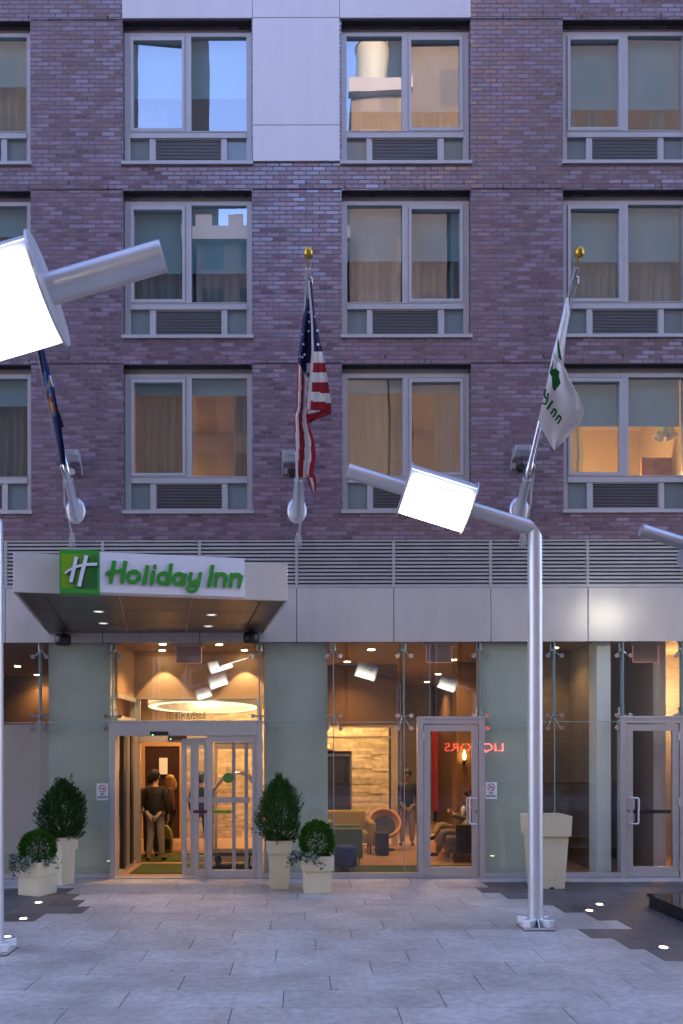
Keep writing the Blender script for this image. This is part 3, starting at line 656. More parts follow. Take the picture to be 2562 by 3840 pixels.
# leaves parked on the inner side, seen through the wide pane
for a in (531, 560): m = MB(); m.box(PX(a), PX(a)+.055, .10, .135, .03, zt-.05); m.build('parked_stile', M['alu'], en)
for (a, b, t, d, mt, yy, par) in ((443.5, 476, 1859, 1866, 'darkred', .024, L2), (471+17, 531, 1858.5, 1866.5, 'tape', -.009, L3), (486, 573, 1829, 1842, 'frost', -.0075, L3), (424, 440, 1829, 1842, 'frost', .09, L1), (453, 471, 1829, 1842, 'frost', .041, L2)):
    q = MB(); q.box(PX(a), PX(b), yy-.002, yy, PZ(d), PZ(t)); q.build('warning_band' if mt != 'frost' else 'frosted_band', M[mt], par)
text_mesh('lettering', 'AUTOMATIC DOOR  STAND CLEAR', .026, wall_text((PX(509), -.0125, PZ(1862.5))), M['ink'], L3, .0005)
for (cx_, cy_, yy, par) in ((472.5, 1783, .036, L2), (524, 1785, -.010, L3)):
    q = MB(); q.cyl((PX(cx_), yy-.002, PZ(cy_)), (PX(cx_), yy, PZ(cy_)), .082, n=24); q.build('round_sticker', M['sticker'], par)
m = MB(); m.box(PX(347), PX(388), -.10, -.06, PZ(1687.5), PZ(1678.5)); s_ = m.build('door_sensor', M['black'], en, bevel=.006)
q = MB(); q.cyl((PX(353.5), -.103, PZ(1686)), (PX(353.5), -.1, PZ(1686)), .006, n=10); q.build('indicator_light', M['greenled'], s_)
# address on the transom
t_ = text_mesh('address_lettering', '585 8TH AVENUE', .155, wall_text((PX(427.5), -.0105, PZ(1642))), M['sig_dark'], None, .0012, sx=.52)
adopt(t_, sf)
# vestibule inner screen
vs = thing('vestibule_screen', (-2, VY1, 0), 'inner sliding door screen of the entrance vestibule with dark sensor', 'screen')
y = VY1; m = MB()
def vb(a, b, t, d, y0=VY1-.05, y1=VY1+.05): m.box(PX(a, y), PX(b, y), y0, y1, PZ(d, y), PZ(t, y))
vb(301, 313, 1604, 1981); vb(313, 322, 1604, 1981, VY1-.02, VY1+.08); vb(322, 590, 1685, 1703); vb(301, 600, 1601, 1604); vb(590, 602, 1604, 1981)
m.build('frame', M['alu'], vs)
m = MB(); m.box(PX(388,y), PX(430,y), VY1-.1, VY1-.05, PZ(1697.5,y), PZ(1688,y)); s_ = m.build('door_sensor', M['black'], vs)
q = MB(); q.cyl((PX(394,y), VY1-.103, PZ(1695.5,y)), (PX(394,y), VY1-.1, PZ(1695.5,y)), .006, n=10); q.build('indicator_light', M['greenled'], s_)
m = MB(); m.box(PX(322,y), PX(590,y), VY1-.005, VY1+.005, PZ(1684,y), PZ(1605,y)); m.build('transom_pane', M['doorglass'], vs)
leaf(vs, PX(416,y), PX(490,y), PZ(1704,y), .02, VY1-.03, VY1+.02, .05); leaf(vs, PX(492,y), PX(589,y), PZ(1704,y), .02, VY1-.03, VY1+.02, .05)
# side screen of the vestibule: a run of dark and bright stiles
vsd = thing('vestibule_side_screen', (vxl, .8, 0), 'side glass screen of the vestibule with dark stiles', 'screen')
m = MB(); m.box(vxl-.06, vxl, .16, VY1-.06, .004, .06); m.box(vxl-.06, vxl, .16, VY1-.06, 2.42, 2.5); m.box(vxl-.06, vxl, .16, VY1-.06, 2.78, 2.85)
for yy in (.16, .95): m.box(vxl-.06, vxl, yy, yy+.05, .06, 2.42)
m.build('frame', M['alu'], vsd)
m = MB(); m.box(vxl-.07, vxl+.004, .55, .72, .06, 2.42); m.box(vxl-.07, vxl+.004, 1.12, 1.28, .06, 2.42); m.build('dark_stile', M['black'], vsd)
m = MB(); m.box(vxl-.035, vxl-.028, .21, 1.5, .06, 2.42); m.build('pane', M['doorglass'], vsd)
# mats
for (x0, x1, y0, y1, lab) in ((vxl+.12, vxr-.1, .42, 1.45, 'green entrance mat lying inside the vestibule'), (-3.0, -.7, 1.75, 2.75, 'green mat on the lobby tiles beyond the vestibule'), (.43, 3.0, .12, 1.2, 'green grass like rug along the glass of the seating lobby')):
    m = MB(); m.box(x0, x1, y0, y1, .005, .018); tag(m.build('floor_mat', M['turf']), lab, 'mat')

# ------------------------------------------------------------------ single glass doors
def single_door(x0, x1, hinge_left, lab, bar):
    e = thing('glass_door', (PX((x0+x1)/2), 0, 0), lab, 'door', 'single glass doors of the storefront')
    A, B, T = PX(x0), PX(x1), PZ(1647); m = MB()
    m.box(A, A+.085, -.05, .1, 0, T); m.box(B-.085, B, -.05, .1, 0, T); m.box(A+.085, B-.085, -.05, .1, T-.10, T); m.box(A-.008, B+.008, -.058, -.05, T-.03, T+.012)
    m.box(A+.085, B-.085, -.06, .1, .004, .016)
    m.build('frame', M['alu'], e, bevel=.004)
    lf = leaf(e, A+.092, B-.092, T-.108, .02, -.035, .02, .098, .105, .15, 'door_leaf')
    hx = B-.145 if hinge_left else A+.145; sgn = -1 if hinge_left else 1
    for k, yy in enumerate((-.035, .02)):
        h = MB(); d = -.075 if k == 0 else .06; zz = (PZ(1832), PZ(1891))
        h.tube([(hx, yy, zz[0]), (hx, yy+d*.8, zz[0]), (hx+sgn*.02, yy+d, zz[0]), (hx+sgn*.085, yy+d, zz[0]), (hx+sgn*.10, yy+d, zz[0]-.02), (hx+sgn*.10, yy+d, zz[1]+.02), (hx+sgn*.085, yy+d, zz[1]), (hx+sgn*.02, yy+d, zz[1]), (hx, yy+d*.8, zz[1]), (hx, yy, zz[1])], .014, 10)
        h.build('pull_handle', M['silver'], lf)
    k = MB(); k.cyl((hx-sgn*.02, -.05, PZ(1862)), (hx-sgn*.02, -.035, PZ(1862)), .022, n=16); k.cyl((hx-sgn*.02, -.053, PZ(1862)), (hx-sgn*.02, -.05, PZ(1862)), .010, n=12); k.build('lock_cylinder', M['chrome'], lf)
    gx = A+.092 if hinge_left else B-.092
    for zz in (PZ(1691), PZ(1842), PZ(1988)):
        h = MB(); h.cyl((gx, -.045, zz-.06), (gx, -.045, zz+.06), .012, n=10); h.build('hinge', M['alu'], e)
    if bar:
        b_ = MB(); b_.box(A+.19, B-.19, .022, .07, PZ(1868.5), PZ(1860.5)); b_.build('push_bar', M['black'], lf)
    else:
        b_ = MB(); b_.box(B-.235, B-.205, .022, .04, PZ(1826), PZ(1800)); b_.build('red_label', M['signred'], lf)
single_door(958, 1111, True, 'glass door with aluminium frame opening into the seating lobby', False)
single_door(1422, 1570, False, 'glass door with black push bar in front of the dark stair lobby', True)

# no smoking signs
for (x, yv, lab) in ((235.5, 1816, 'white no smoking sign between the yew shrub and the sliding entrance'), (1127, 1815, 'white no smoking sign on the glass beside the seating lobby door')):
    e = thing('no_smoking_sign', (PX(x), 0, PZ(yv)), lab, 'sign', 'no smoking signs on the glass')
    X, Z = PX(x), PZ(yv); m = MB(); m.box(X-.088, X+.088, -.014, -.009, Z-.127, Z+.127); m.build('plate', M['white'], e)
    m = MB(); ring = [(.052*math.cos(a*2*math.pi/24), .052*math.sin(a*2*math.pi/24)) for a in range(24)]
    fn = lambda u, v, w_: Vector((X+u, w_, Z+.05+v))
    m.ribbon(ring, .011, -.0165, -.014, fn, 0, True, 2); m.ribbon([(-.036, .036), (.036, -.036)], .010, -.0175, -.0145, fn, 0); m.build('prohibition_ring', M['signred'], e)
    m = MB(); m.prism([(-.035,-.010),(.02,-.010),(.02,0),(-.035,0)], -.0155, -.014, 0, fn); m.prism([(.024,-.010),(.034,-.010),(.034,0),(.024,0)], -.0155, -.014, 0, fn)
    m.ribbon([(.018,.006),(.026,.014),(.018,.024),(.006,.026)], .006, -.0155, -.014, fn); m.build('cigarette', M['ink'], e)
    text_mesh('lettering', 'NO', .052, wall_text((X, -.0145, Z-.038)), M['ink'], e, .0006, sx=.8, offset=.0012)
    text_mesh('lettering', 'SMOKING', .046, wall_text((X, -.0145, Z-.085)), M['ink'], e, .0006, sx=.72, offset=.0012)
# exit signs hanging from the ceiling just inside the glass
for (x, lab) in ((434, 'pink tinted hanging exit sign above the sliding entrance'), (1008, 'pink tinted hanging exit sign above the seating lobby door'), (1482, 'red edged hanging exit sign above the stair lobby door')):
    e = thing('exit_sign', (PX(x, .5), .5, ZC), lab, 'sign', 'acrylic exit signs inside the glass front'); X = PX(x, .5)
    a, b = X-.20, X+.20; zt_, zb_ = PZ(1484, .5), PZ(1521, .5)
    m = MB(); m.box(a, b, .49, .51, zb_, zt_); m.build('acrylic_plate', M['exit'], e)
    m = MB(); m.box(b, b+.006, .489, .511, zb_, zt_); m.box(a-.004, a, .489, .511, zb_, zt_); m.box(a, b, .489, .511, zb_-.005, zb_); m.build('edge_glow', M['exitred'], e)
    m = MB(); m.box(a-.05, b+.04, .45, .55, zt_+.001, ZC); m.build('mount', M['beige'], e)

# ------------------------------------------------------------------ canopy (turned about 10 degrees from the facade)
CZ0, CZ1 = 3.74, 4.18
c_bl, c_fl, c_fr, c_br = Vector((-3.85, -.035)), Vector((-3.21, -3.29)), Vector((-.15, -2.71)), Vector((-.553, -.035))
can = thing('entrance_canopy', (-2, -.03, CZ0), 'pale metal box canopy with dark soffit projecting over the entrance', 'canopy')
def edge_panel(a, b, z0, z1, th, mt, name, n=1, gap=.006):
    d = (b-a); L_ = d.length; u = d/L_; nr = Vector((u.y, -u.x))
    for k in range(n):
        p, q = a+u*(L_*k/n+gap/2), a+u*(L_*(k+1)/n-gap/2)
        m = MB(); m.prism([(p.x,p.y),(q.x,q.y),(q.x-nr.x*th,q.y-nr.y*th),(p.x-nr.x*th,p.y-nr.y*th)], z0, z1); m.build(name, M[mt], can, bevel=.004)
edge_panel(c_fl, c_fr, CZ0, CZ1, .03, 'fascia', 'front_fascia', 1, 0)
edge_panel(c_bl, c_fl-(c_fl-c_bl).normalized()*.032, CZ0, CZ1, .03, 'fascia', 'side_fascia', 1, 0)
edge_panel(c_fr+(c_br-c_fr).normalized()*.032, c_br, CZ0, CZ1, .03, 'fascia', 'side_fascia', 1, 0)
def lerp2(s_, t_):  # s across, t from wall to front
    return (c_bl*(1-s_)+c_br*s_)*(1-t_) + (c_fl*(1-s_)+c_fr*s_)*t_
SD = [.016, .10, .37, .64, .90, .984]; TD = [0, .30, .66, .985]
for i in range(len(SD)-1):
    for j in range(len(TD)-1):
        g = .0025; q = [lerp2(SD[i]+g, TD[j]+g), lerp2(SD[i+1]-g, TD[j]+g), lerp2(SD[i+1]-g, TD[j+1]-g), lerp2(SD[i]+g, TD[j+1]-g)]
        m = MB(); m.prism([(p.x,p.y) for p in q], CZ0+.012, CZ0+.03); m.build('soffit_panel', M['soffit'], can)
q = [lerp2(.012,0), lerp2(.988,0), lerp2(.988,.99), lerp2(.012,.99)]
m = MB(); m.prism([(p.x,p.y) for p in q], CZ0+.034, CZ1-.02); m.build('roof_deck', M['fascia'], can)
for dx, dy in ((227,1402),(238,1429),(486,1410),(479,1436)):
    x, y = unproj(dx, dy, CZ0+.012)
    m = MB(); m.lathe([(.052,CZ0+.011),(.075,CZ0+.004),(.075,CZ0+.0118)], (x,y,0), 24); d_ = m.build('downlight', M['white'], can)
    q = MB(); q.cyl((x,y,CZ0+.006), (x,y,CZ0+.0085), .053, n=20); q.build('lens', M['softdown'], d_)
for dx, dy, lab in ((145.5, 1467, 'black cylindrical speaker under the canopy edge by the low beige wall'), (577.5, 1464, 'black cylindrical speaker under the canopy near the tall boxwood planter')):
    yy = -.30; s_ = sc(yy); e = thing('outdoor_speaker', (PX(dx,yy), yy, PZ(dy,yy)), lab, 'speaker', 'speakers under the canopy')
    X, Z = PX(dx,yy), PZ(dy,yy); m = MB(); m.lathe([(.001,-.085),(.10,-.08),(.118,-.05),(.118,.05),(.10,.08),(.001,.085)], (X,yy,Z), 24); m.build('cabinet', M['black'], e)
    q = MB(); q.cyl((X,yy,Z+.08), (X,yy,CZ0+.012), .02, n=10); q.cyl((X,yy,CZ0-.005), (X,yy,CZ0+.011), .05, n=16); q.build('mount_bracket', M['black'], e)

# ------------------------------------------------------------------ the sign on the canopy
u_ = (c_fr-c_fl).normalized(); n_ = Vector((u_.y, -u_.x)); OFF = .17
if n_.y > 0: n_ = -n_
def fx(dx, off):   # distance along the front edge for a photo column
    o = c_fl + n_*off; k = (dx-VX)/FPX    # (o.x+u*t) = k*(DIST+o.y+u.y t)
    return (k*(DIST+o.y)-o.x)/(u_.x-k*u_.y)
t0, t1, t2 = fx(138, OFF), fx(229, OFF), fx(562, OFF)
def onsign(t, off, z): p = c_fl + u_*t + n_*off; return Vector((p.x, p.y, z))
SZ0, SZ1 = 3.735, 4.185
cc = c_fl+u_*((t0+t2)/2)
sg = thing('hotel_sign', (cc.x, cc.y-.1, SZ0), 'white sign with green lettering and green emblem square on the canopy front', 'sign')
def sbox(a, b, o0, o1, z0, z1, mt, name, par, bevel=0):
    m = MB(); m.add([onsign(a,o1,z0), onsign(b,o1,z0), onsign(b,o0,z0), onsign(a,o0,z0), onsign(a,o1,z1), onsign(b,o1,z1), onsign(b,o0,z1), onsign(a,o0,z1)],
                    [(3,2,1,0),(4,5,6,7),(0,1,5,4),(2,3,7,6),(1,2,6,5),(0,4,7,3)]); return m.build(name, M[mt], par, bevel=bevel)
sbox(t1+.002, t2, .003, OFF, SZ0, SZ1, 'sig_white', 'white_panel', sg, .004)
gp = sbox(t0, t1, .003, OFF+.012, SZ0-.02, SZ1+.015, 'sig_edge', 'emblem_box', sg, .004)
# graded green field of the emblem (a printed gradient)
gm, gt, gb, gN, gL = nt('emblem_print'); gc = gN.new('ShaderNodeTexCoord'); gs = gN.new('ShaderNodeSeparateXYZ'); gL.new(gc.outputs['Generated'], gs.inputs[0])
ga = gN.new('ShaderNodeMath'); ga.operation = 'MULTIPLY_ADD'; gL.new(gs.outputs['Z'], ga.inputs[0]); ga.inputs[1].default_value = -.45; gL.new(gs.outputs['X'], ga.inputs[2])
gr_ = gN.new('ShaderNodeValToRGB'); gL.new(ga.outputs[0], gr_.inputs[0]); e_ = gr_.color_ramp.elements
gr_.color_ramp.elements[0].position = -.0; gr_.color_ramp.elements[0].color = (.17,.40,.01,1); gr_.color_ramp.elements[1].position = .62; gr_.color_ramp.elements[1].color = (.012,.13,.02,1)
gL.new(gr_.outputs[0], gb.inputs['Base Color']); gb.inputs['Roughness'].default_value = .35; M['emblem'] = gm
bw = (t1-t0); sbox(t0+.045*bw, t1-.055*bw, OFF+.0125, OFF+.0155, SZ0+.03, SZ1-.035, 'emblem', 'emblem_field', gp)
EM = lambda px, py: (t0+(px-52)/306*bw, SZ1+.015-(py-50)/320*(SZ1-SZ0+.035))
def emblem(dxs, dys, o0, mt, name):
    m = MB(); fn = lambda u, v, w_: onsign(u, w_, v); k = bw/306
    off = lambda pts: [EM(x+dxs, y+dys) for x, y in pts]
    m.ribbon(off([(182,106),(168,170),(152,240),(139,293)]), 27*k, o0, o0+.006, fn)
    m.ribbon(off([(260,93),(240,170),(219,250),(202,322)]), 29*k, o0+.001, o0+.007, fn)
    m.ribbon(off([(94,229),(130,203),(190,176),(260,160),(342,154)]), (lambda t: (14+9*t)*k), o0+.002, o0+.008, fn)
    m.build(name, M[mt], gp)
emblem(14, 12, OFF+.016, 'sig_dark', 'emblem_shade'); emblem(0, 0, OFF+.025, 'sig_white', 'emblem_mark')
kx = (t2-t1)/1125
def LT(px, h):   # crop column, height above the baseline
    return (t1+(px-358)*kx, SZ0+.1015+h*kx*1.0)
fn = lambda u, v, w_: onsign(u, w_, v)
def word(strokes):
    m = MB(); k = 0
    for st in strokes:
        pts, wd = st[0], st[1]; cl = len(st) > 2
        m.ribbon([LT(*p) for p in pts], wd*kx, OFF+.002+.0008*k, OFF+.026+.0008*k, fn, 0, cl); k = (k+1) % 6
    return m
def ell(cx, cy, rx, ry, sl=.15, n=14): return [(cx+rx*math.cos(2*math.pi*i/n)+sl*ry*math.sin(2*math.pi*i/n), cy+ry*math.sin(2*math.pi*i/n)) for i in range(n)]
def letter(strokes): word(strokes).build('letter', M['sig_green'], sg)
letter([([(472,175),(465,130),(452,60),(446,16)], 32), ([(444,22),(446,8),(452,2)], 30), ([(557,177),(548,120),(537,60),(531,18)], 32), ([(530,22),(532,8),(538,2)], 28), ([(411,60),(424,80),(450,89),(500,93),(545,108)], 25)])
letter([(ell(618, 57, 42, 42), 30, 1)])
letter([([(724,150),(714,90),(705,40),(700,22)], 30), ([(698,26),(699,10),(709,3)], 29)])
letter([([(771,110),(763,60),(757,24)], 30), ([(755,28),(756,10),(765,3)], 29), ([(768,141),(794,141)], 34)])
letter([(ell(846, 54, 40, 40), 29, 1), ([(908,172),(898,110),(887,50),(884,25)], 30), ([(882,30),(884,10),(890,2)], 28)])
letter([(ell(964, 55, 38, 39), 29, 1), ([(1014,96),(1006,50),(1001,22)], 29), ([(1000,28),(1001,9),(1007,2)], 27)])
letter([([(1062,110),(1052,72),(1052,44),(1068,30),(1090,34),(1108,50)], 28), ([(1136,112),(1126,60),(1114,5),(1096,-30),(1066,-42),(1042,-34),(1035,-16),(1050,4),(1080,12),(1108,14)], 26)])
letter([([(1231,174),(1218,100),(1206,40),(1201,22)], 30), ([(1199,28),(1200,10),(1210,3)], 29)])
for ox in (0, 119):
    letter([([(1264+ox,116),(1258+ox,70),(1250+ox,2)], 28), ([(1262+ox,74),(1282+ox,100),(1312+ox,104),(1332+ox,88),(1331+ox,60),(1322+ox,26)], 29), ([(1321+ox,30),(1321+ox,10),(1329+ox,3)], 28)])
m = MB(); m.ribbon([LT(1474+8*math.cos(a*.5236), 98+8*math.sin(a*.5236)) for a in range(12)], 2*kx, OFF+.001, OFF+.004, fn, 0, True, 2); m.build('registered_mark', M['sig_green'], sg)

# ------------------------------------------------------------------ flag poles
AP = 2.6
POLES = {}
def flagpole(x0d, tipd, lab, ropes):
    B = Vector((PX(x0d), -.03, PZ(1172))); s_ = sc(-AP); T = Vector(((tipd[0]-VX)/s_, -AP, EYE+(VY-tipd[1])/s_))
    d = (T-B).normalized(); L_ = (T-B).length
    e = thing('flagpole', B, lab, 'flagpole', 'flagpoles over the entrance front')
    m = MB(); 
    m.lathe([(.001,.0),(.115,.0),(.15,-.02),(.152,-.035),(.001,-.035)], B, 28, 0, Matrix.Rotation(R(90), 3, 'X') @ Matrix.Diagonal(Vector((1,1.36,1))))
    m.build('wall_plate', M['silver'], e)
    m = MB(); m.tube([B+Vector((0,.05,-.06)), B+d*.10, B+d*.30, B+d*.52], [.105,.075,.066,.064], 20); m.build('socket', M['silver'], e)
    m = MB(); m.tube([B+d*.50, B+d*.8, B+d*.801, B+d*(L_-.1)], [.046,.046,.038,.022], 18); m.build('pole', M['chrome'], e)
    m = MB(); m.cyl(B+d*(L_-.14), B+d*(L_-.02), .038, n=16); m.tube([B+d*(L_-.1), B+d*(L_-.1)+Vector((.05,0,-.03)), B+d*(L_-.16)+Vector((.06,0,-.04))], .012, 8); m.build('truck', M['chrome'], e)
    m = MB(); m.cyl(B+d*(L_-.03), B+d*(L_+.10), .011, .009, 10); m.ball(B+d*(L_+.15), .058, 18, 0, (1,1,1.22)); m.build('ball_finial', M['gold'], e)
    m = MB(); c = B+d*.62+Vector((ropes*.05,-.04,.02)); m.tube([c-d*.09, c-d*.04+Vector((ropes*.02,-.02,0)), c+d*.04+Vector((ropes*.02,-.02,0)), c+d*.09], .013, 8); m.build('cleat', M['chrome'], e)
    m = MB(); a = B+d*(L_-.15)+Vector((ropes*.05,-.03,0)); k = B+Vector((ropes*.02,-.10,-.42))
    m.tube([a, a*.5+c*.5+Vector((0,0,-.05)), c], .006, 6); m.build('halyard', M['rope'], e)
    m = MB(); m.tube([c, c*.5+k*.5+Vector((ropes*.03,-.03,0)), k], .009, 6); m.tube([c+Vector((.02,-.01,0)), c*.5+k*.5+Vector((ropes*.05,0,0)), k+Vector((.02,0,0))], .009, 6); m.build('halyard', M['rope'], e)
    m = MB()
    for q in range(3):
        ox = (q-1)*.022; m.tube([k+Vector((ox,0,.05)), k+Vector((ox+.02,-.01,-.05)), k+Vector((ox+.015,0,-.16)), k+Vector((ox-.02,.01,-.17)), k+Vector((ox-.02,.01,-.05)), k+Vector((ox,0,.05))], .008, 6)
    m.build('rope_coil', M['rope'], e)
    return B, T, d
PA = flagpole(175, (52, 590), 'steel flagpole carrying the dark navy flag', -1)
PB = flagpole(683, (709, 612), 'steel flagpole carrying the striped flag, gold ball on top', 1)
PC = flagpole(1193, (1325, 612), 'steel flagpole carrying the white flag, gold ball on top', 1)
def depth_on(pole, dyv):   # y of the pole where it crosses a photo row
    B, T, d = pole; lo, hi = 0.0, 1.1
    for _ in range(30):
        t = (lo+hi)/2; p = B.lerp(T, t)
        v = VY-(p.z-EYE)*FPX/(DIST+p.y)
        if v > dyv: lo = t
        else: hi = t
    return B.lerp(T, lo).y
def interp(pts, y):
    if y <= pts[0][1]: return pts[0][0]
    for a, b in zip(pts[:-1], pts[1:]):
        if y <= b[1]: t = (y-a[1])/max(1e-6, b[1]-a[1]); return a[0]+(b[0]-a[0])*t
    return pts[-1][0]
def cloth(mb, Lp, Rp, conv, yfun, y0, y1, rows, cols, mfun, amp=.02, fr=9.0, ph=0.0, th=.006):
    """sheet between two edge lines given in crop pixels; front and back skins"""
    vs = []
    for j in range(rows+1):
        v = y0+(y1-y0)*j/rows; a, b = interp(Lp, v), interp(Rp, v)
        for i in range(cols+1):
            f = i/cols; dx, dy = conv(a+(b-a)*f, v); Y = yfun(dy)+amp*math.sin(fr*f+ph+v*.0021)
            vs.append(P(dx, dy, Y))
    n = len(vs); vs += [v+Vector((0, th, 0)) for v in vs]; c = cols+1
    for j in range(rows):
        for i in range(cols):
            q = (j*c+i, j*c+i+1, (j+1)*c+i+1, (j+1)*c+i); mi = mfun((i+.5)/cols, y0+(y1-y0)*(j+.5)/rows)
            mb.add([vs[k] for k in q], [(0,1,2,3)], mi, False); mb.add([vs[k+n] for k in q], [(3,2,1,0)], mi, False)
def weld(o):
    bm = bmesh.new(); bm.from_mesh(o.data); bmesh.ops.remove_doubles(bm, verts=bm.verts, dist=1e-4)
    for f in bm.faces: f.smooth = True
    bm.to_mesh(o.data); bm.free()
FM = [M['cloth_white'], M['cloth_red'], M['navy'], M['cloth_green'], M['cloth_gold'], M['cloth_orange'], M['cloth_blue']]
# striped flag
cvB = lambda x, y: ((1040+.4173*x)/1.634, (920+.4173*y)/1.634)
dB = lambda dy: depth_on(PB, dy)-.11
fl_b = thing('american_flag', PB[0].lerp(PB[1], .8), 'red and white striped flag with starred navy canton hanging limp from the middle flagpole', 'flag', 'flags on the flagpoles')
m = MB()
def stripes_r(f, y):
    e = [960, 1052, 1140, 1230, 1312, 1395, 1520]; y -= 22*f*(y > 1250)
    for k, v in enumerate(e):
        if y < v: return (2, 0, 1, 0, 1, 0, 1)[k]
    return 1
cloth(m, [(292,330),(318,700),(335,960),(328,1050),(316,1300),(302,1400),(302,1470)], [(318,330),(350,650),(415,960),(452,1140),(492,1420),(492,1510)], cvB, lambda d: dB(d)-.05, 330, 1480, 92, 8, stripes_r, .022, 6)
cloth(m, [(284,320),(312,700),(316,950),(305,1100),(285,1300),(272,1470)], [(300,320),(326,600),(338,950),(330,1060),(316,1300),(302,1470)], cvB, lambda d: dB(d)-.085, 320, 1470, 50, 2, lambda f, y: 0, .003)
def stripes_l(f, y):
    if y < 1045+125*f: return 2
    t = min(1, max(0, (y-1150)/(1950-1150))); top = [0,.2,.5,.75,1.0,1.01]; bot = [0,.0,.15,.42,.75,1.01]
    for k in range(5):
        if f < top[k+1]*(1-t)+bot[k+1]*t: return (1,0,1,0,1)[k]
    return 1
cloth(m, [(275,500),(240,640),(225,760),(190,1040),(182,1300),(185,1450),(160,1530),(165,1800),(172,2080)], [(300,500),(290,700),(275,900),(268,1170),(276,1270),(272,1450),(285,1600),(340,1750),(355,1900),(330,2060)], cvB, dB, 500, 2085, 130, 22, stripes_l, .045, 8)
cloth(m, [(270,700),(268,1060),(275,1150)], [(325,700),(320,1060),(315,1300)], cvB, lambda d: dB(d)+.02, 480, 1180, 40, 4, lambda f, y: 2 if y < 1060 else (0 if y < 1150 else 1), .01)
cloth(m, [(300,1470),(272,1520),(270,1600)], [(490,1470),(492,1512),(275,1602)], cvB, lambda d: dB(d)-.02, 1470, 1602, 24, 8, lambda f, y: 1 if not (f < .5 and y < 1515-40*f) else 0, .02)
cloth(m, [(262,2060),(300,2170),(335,2262)], [(345,2060),(362,2150),(340,2265)], cvB, lambda d: dB(d)-.01, 2060, 2264, 24, 8, lambda f, y: 0 if .3 < f < .62 else 1, .012)
weld(m.build('cloth', FM, fl_b, recalc=False))
m = MB()
for sx_, sy_, r_ in ((370,765,15),(375,890,17),(243,888,13),(253,982,12),(233,1006,11),(210,998,10),(296,600,11),(296,686,12),(289,770,11),(232,800,9),(345,640,9)):
    dx, dy = cvB(sx_, sy_); Y = dB(dy)-.05-.065 if sx_ > 300 else dB(dy)-.056; c_ = P(dx, dy, Y); k = .4173/1.634/sc(Y)
    pl = [((r_ if i % 2 == 0 else r_*.42)*k*math.sin(i*math.pi/5), (r_ if i % 2 == 0 else r_*.42)*k*math.cos(i*math.pi/5)) for i in range(10)]
    m.prism(pl, 0, .003, 0, lambda u, v, w_: c_+Vector((u, w_, v)))
m.build('star', M['cloth_white'], fl_b)
# navy flag with coat of arms
cvA = lambda x, y: ((100+.3406*x)/1.634, (1260+.3406*y)/1.634)
dA = lambda dy: depth_on(PA, dy)-.09
fl_a = thing('navy_flag', PA[0].lerp(PA[1], .6), 'dark navy flag with orange and gold crest furled along the sloping flagpole', 'flag', 'flags on the flagpoles')
m = MB()
def navy(f, y):
    if 390 < y < 880 and f < .62 + .25*(y < 560):
        k = math.sin(y*.045+f*7)+math.sin(y*.021+f*13+2)
        if y < 480: return 6 if k > .2 else 2
        if y < 660: return 4 if k > .7 else (6 if k > -.5 else 2)
        if y < 720: return 5 if k > -.6 else 2
        if y < 830: return 4 if .1 < f < .5 else (5 if k > -.2 else 6)
        return 5 if k > .3 else 6
    if 430 < y < 560 and f > .85: return 0
    return 2
cloth(m, [(-20,-520),(100,0),(150,230),(190,440),(240,680),(290,880),(335,1120),(378,1390)], [(40,-520),(172,0),(215,200),(262,380),(305,540),(350,790),(385,960),(400,1080),(436,1330),(440,1435)], cvA, dA, -520, 1400, 150, 12, navy, .035, 7)
cloth(m, [(360,820),(386,1000)], [(362,820),(418,985)], cvA, lambda d: dA(d)-.01, 820, 998, 14, 3, lambda f, y: 2, .008)
cloth(m, [(390,1390),(425,1440)], [(438,1390),(440,1437)], cvA, lambda d: dA(d), 1390, 1438, 6, 3, lambda f, y: 2, .004)
weld(m.build('cloth', FM, fl_a, recalc=False))
# white flag
cvC = lambda x, y: ((1900+.5109*x)/1.634, (860+.5109*y)/1.634)
dC = lambda dy: depth_on(PC, dy)-.13
fl_c = thing('white_flag', PC[0].lerp(PC[1], .7), 'white flag with green emblem and lettering hanging from a sloping flagpole', 'flag', 'flags on the flagpoles')
m = MB()
cloth(m, [(446,505),(385,760),(342,920),(300,1150),(238,1395),(262,1465),(352,1622)], [(462,560),(470,620),(442,800),(425,1000),(470,1150),(540,1240),(577,1340),(550,1430),(450,1530),(362,1625)], cvC, dC, 505, 1624, 90, 18, lambda f, y: 0, .04, 5.5, .6)
cloth(m, [(345,900),(350,940),(395,985),(440,1060),(520,1230)], [(352,905),(420,985),(470,1100),(540,1240),(575,1330)], cvC, lambda d: dC(d)-.055, 905, 1330, 30, 6, lambda f, y: 0, .012, 3)
weld(m.build('cloth', FM, fl_c, recalc=False))
def flagfn(off): return lambda u, v, w_: (lambda d: P(d[0], d[1], dC(d[1])-off-w_))(cvC(u, v))
m = MB(); ff = flagfn(.052)
for poly in ([(383,785),(400,900),(414,972),(388,950),(378,850)], [(352,948),(320,1058),(338,1088),(340,1165),(357,1195),(403,1135),(390,1080),(396,1050),(366,1022),(345,1032)]):
    m.prism(poly, 0, .003, 0, ff)
m.ribbon([(293,1175),(285,1215),(290,1240),(300,1245)], 14, 0, .003, ff); m.ribbon([(310,1205),(305,1250),(292,1285),(268,1280)], 14, .0008, .0038, ff)
m.ribbon([(345,1262),(303,1325)], 17, 0, .003, ff)
for bx0, by0 in ((330,1358), (364,1406)):
    tr = lambda u, v: (bx0+50*(.50*u+.56*v), by0+50*(.86*u-.83*v))
    m.ribbon([tr(0,-.02), tr(.02,.5), tr(0,1)], 14, 0, .003, ff); m.ribbon([tr(.02,.62), tr(.22,.96), tr(.52,.92), tr(.60,.6), tr(.60,0)], 14, .0008, .0038, ff)
m.build('green_lettering', M['cloth_green'], fl_c)
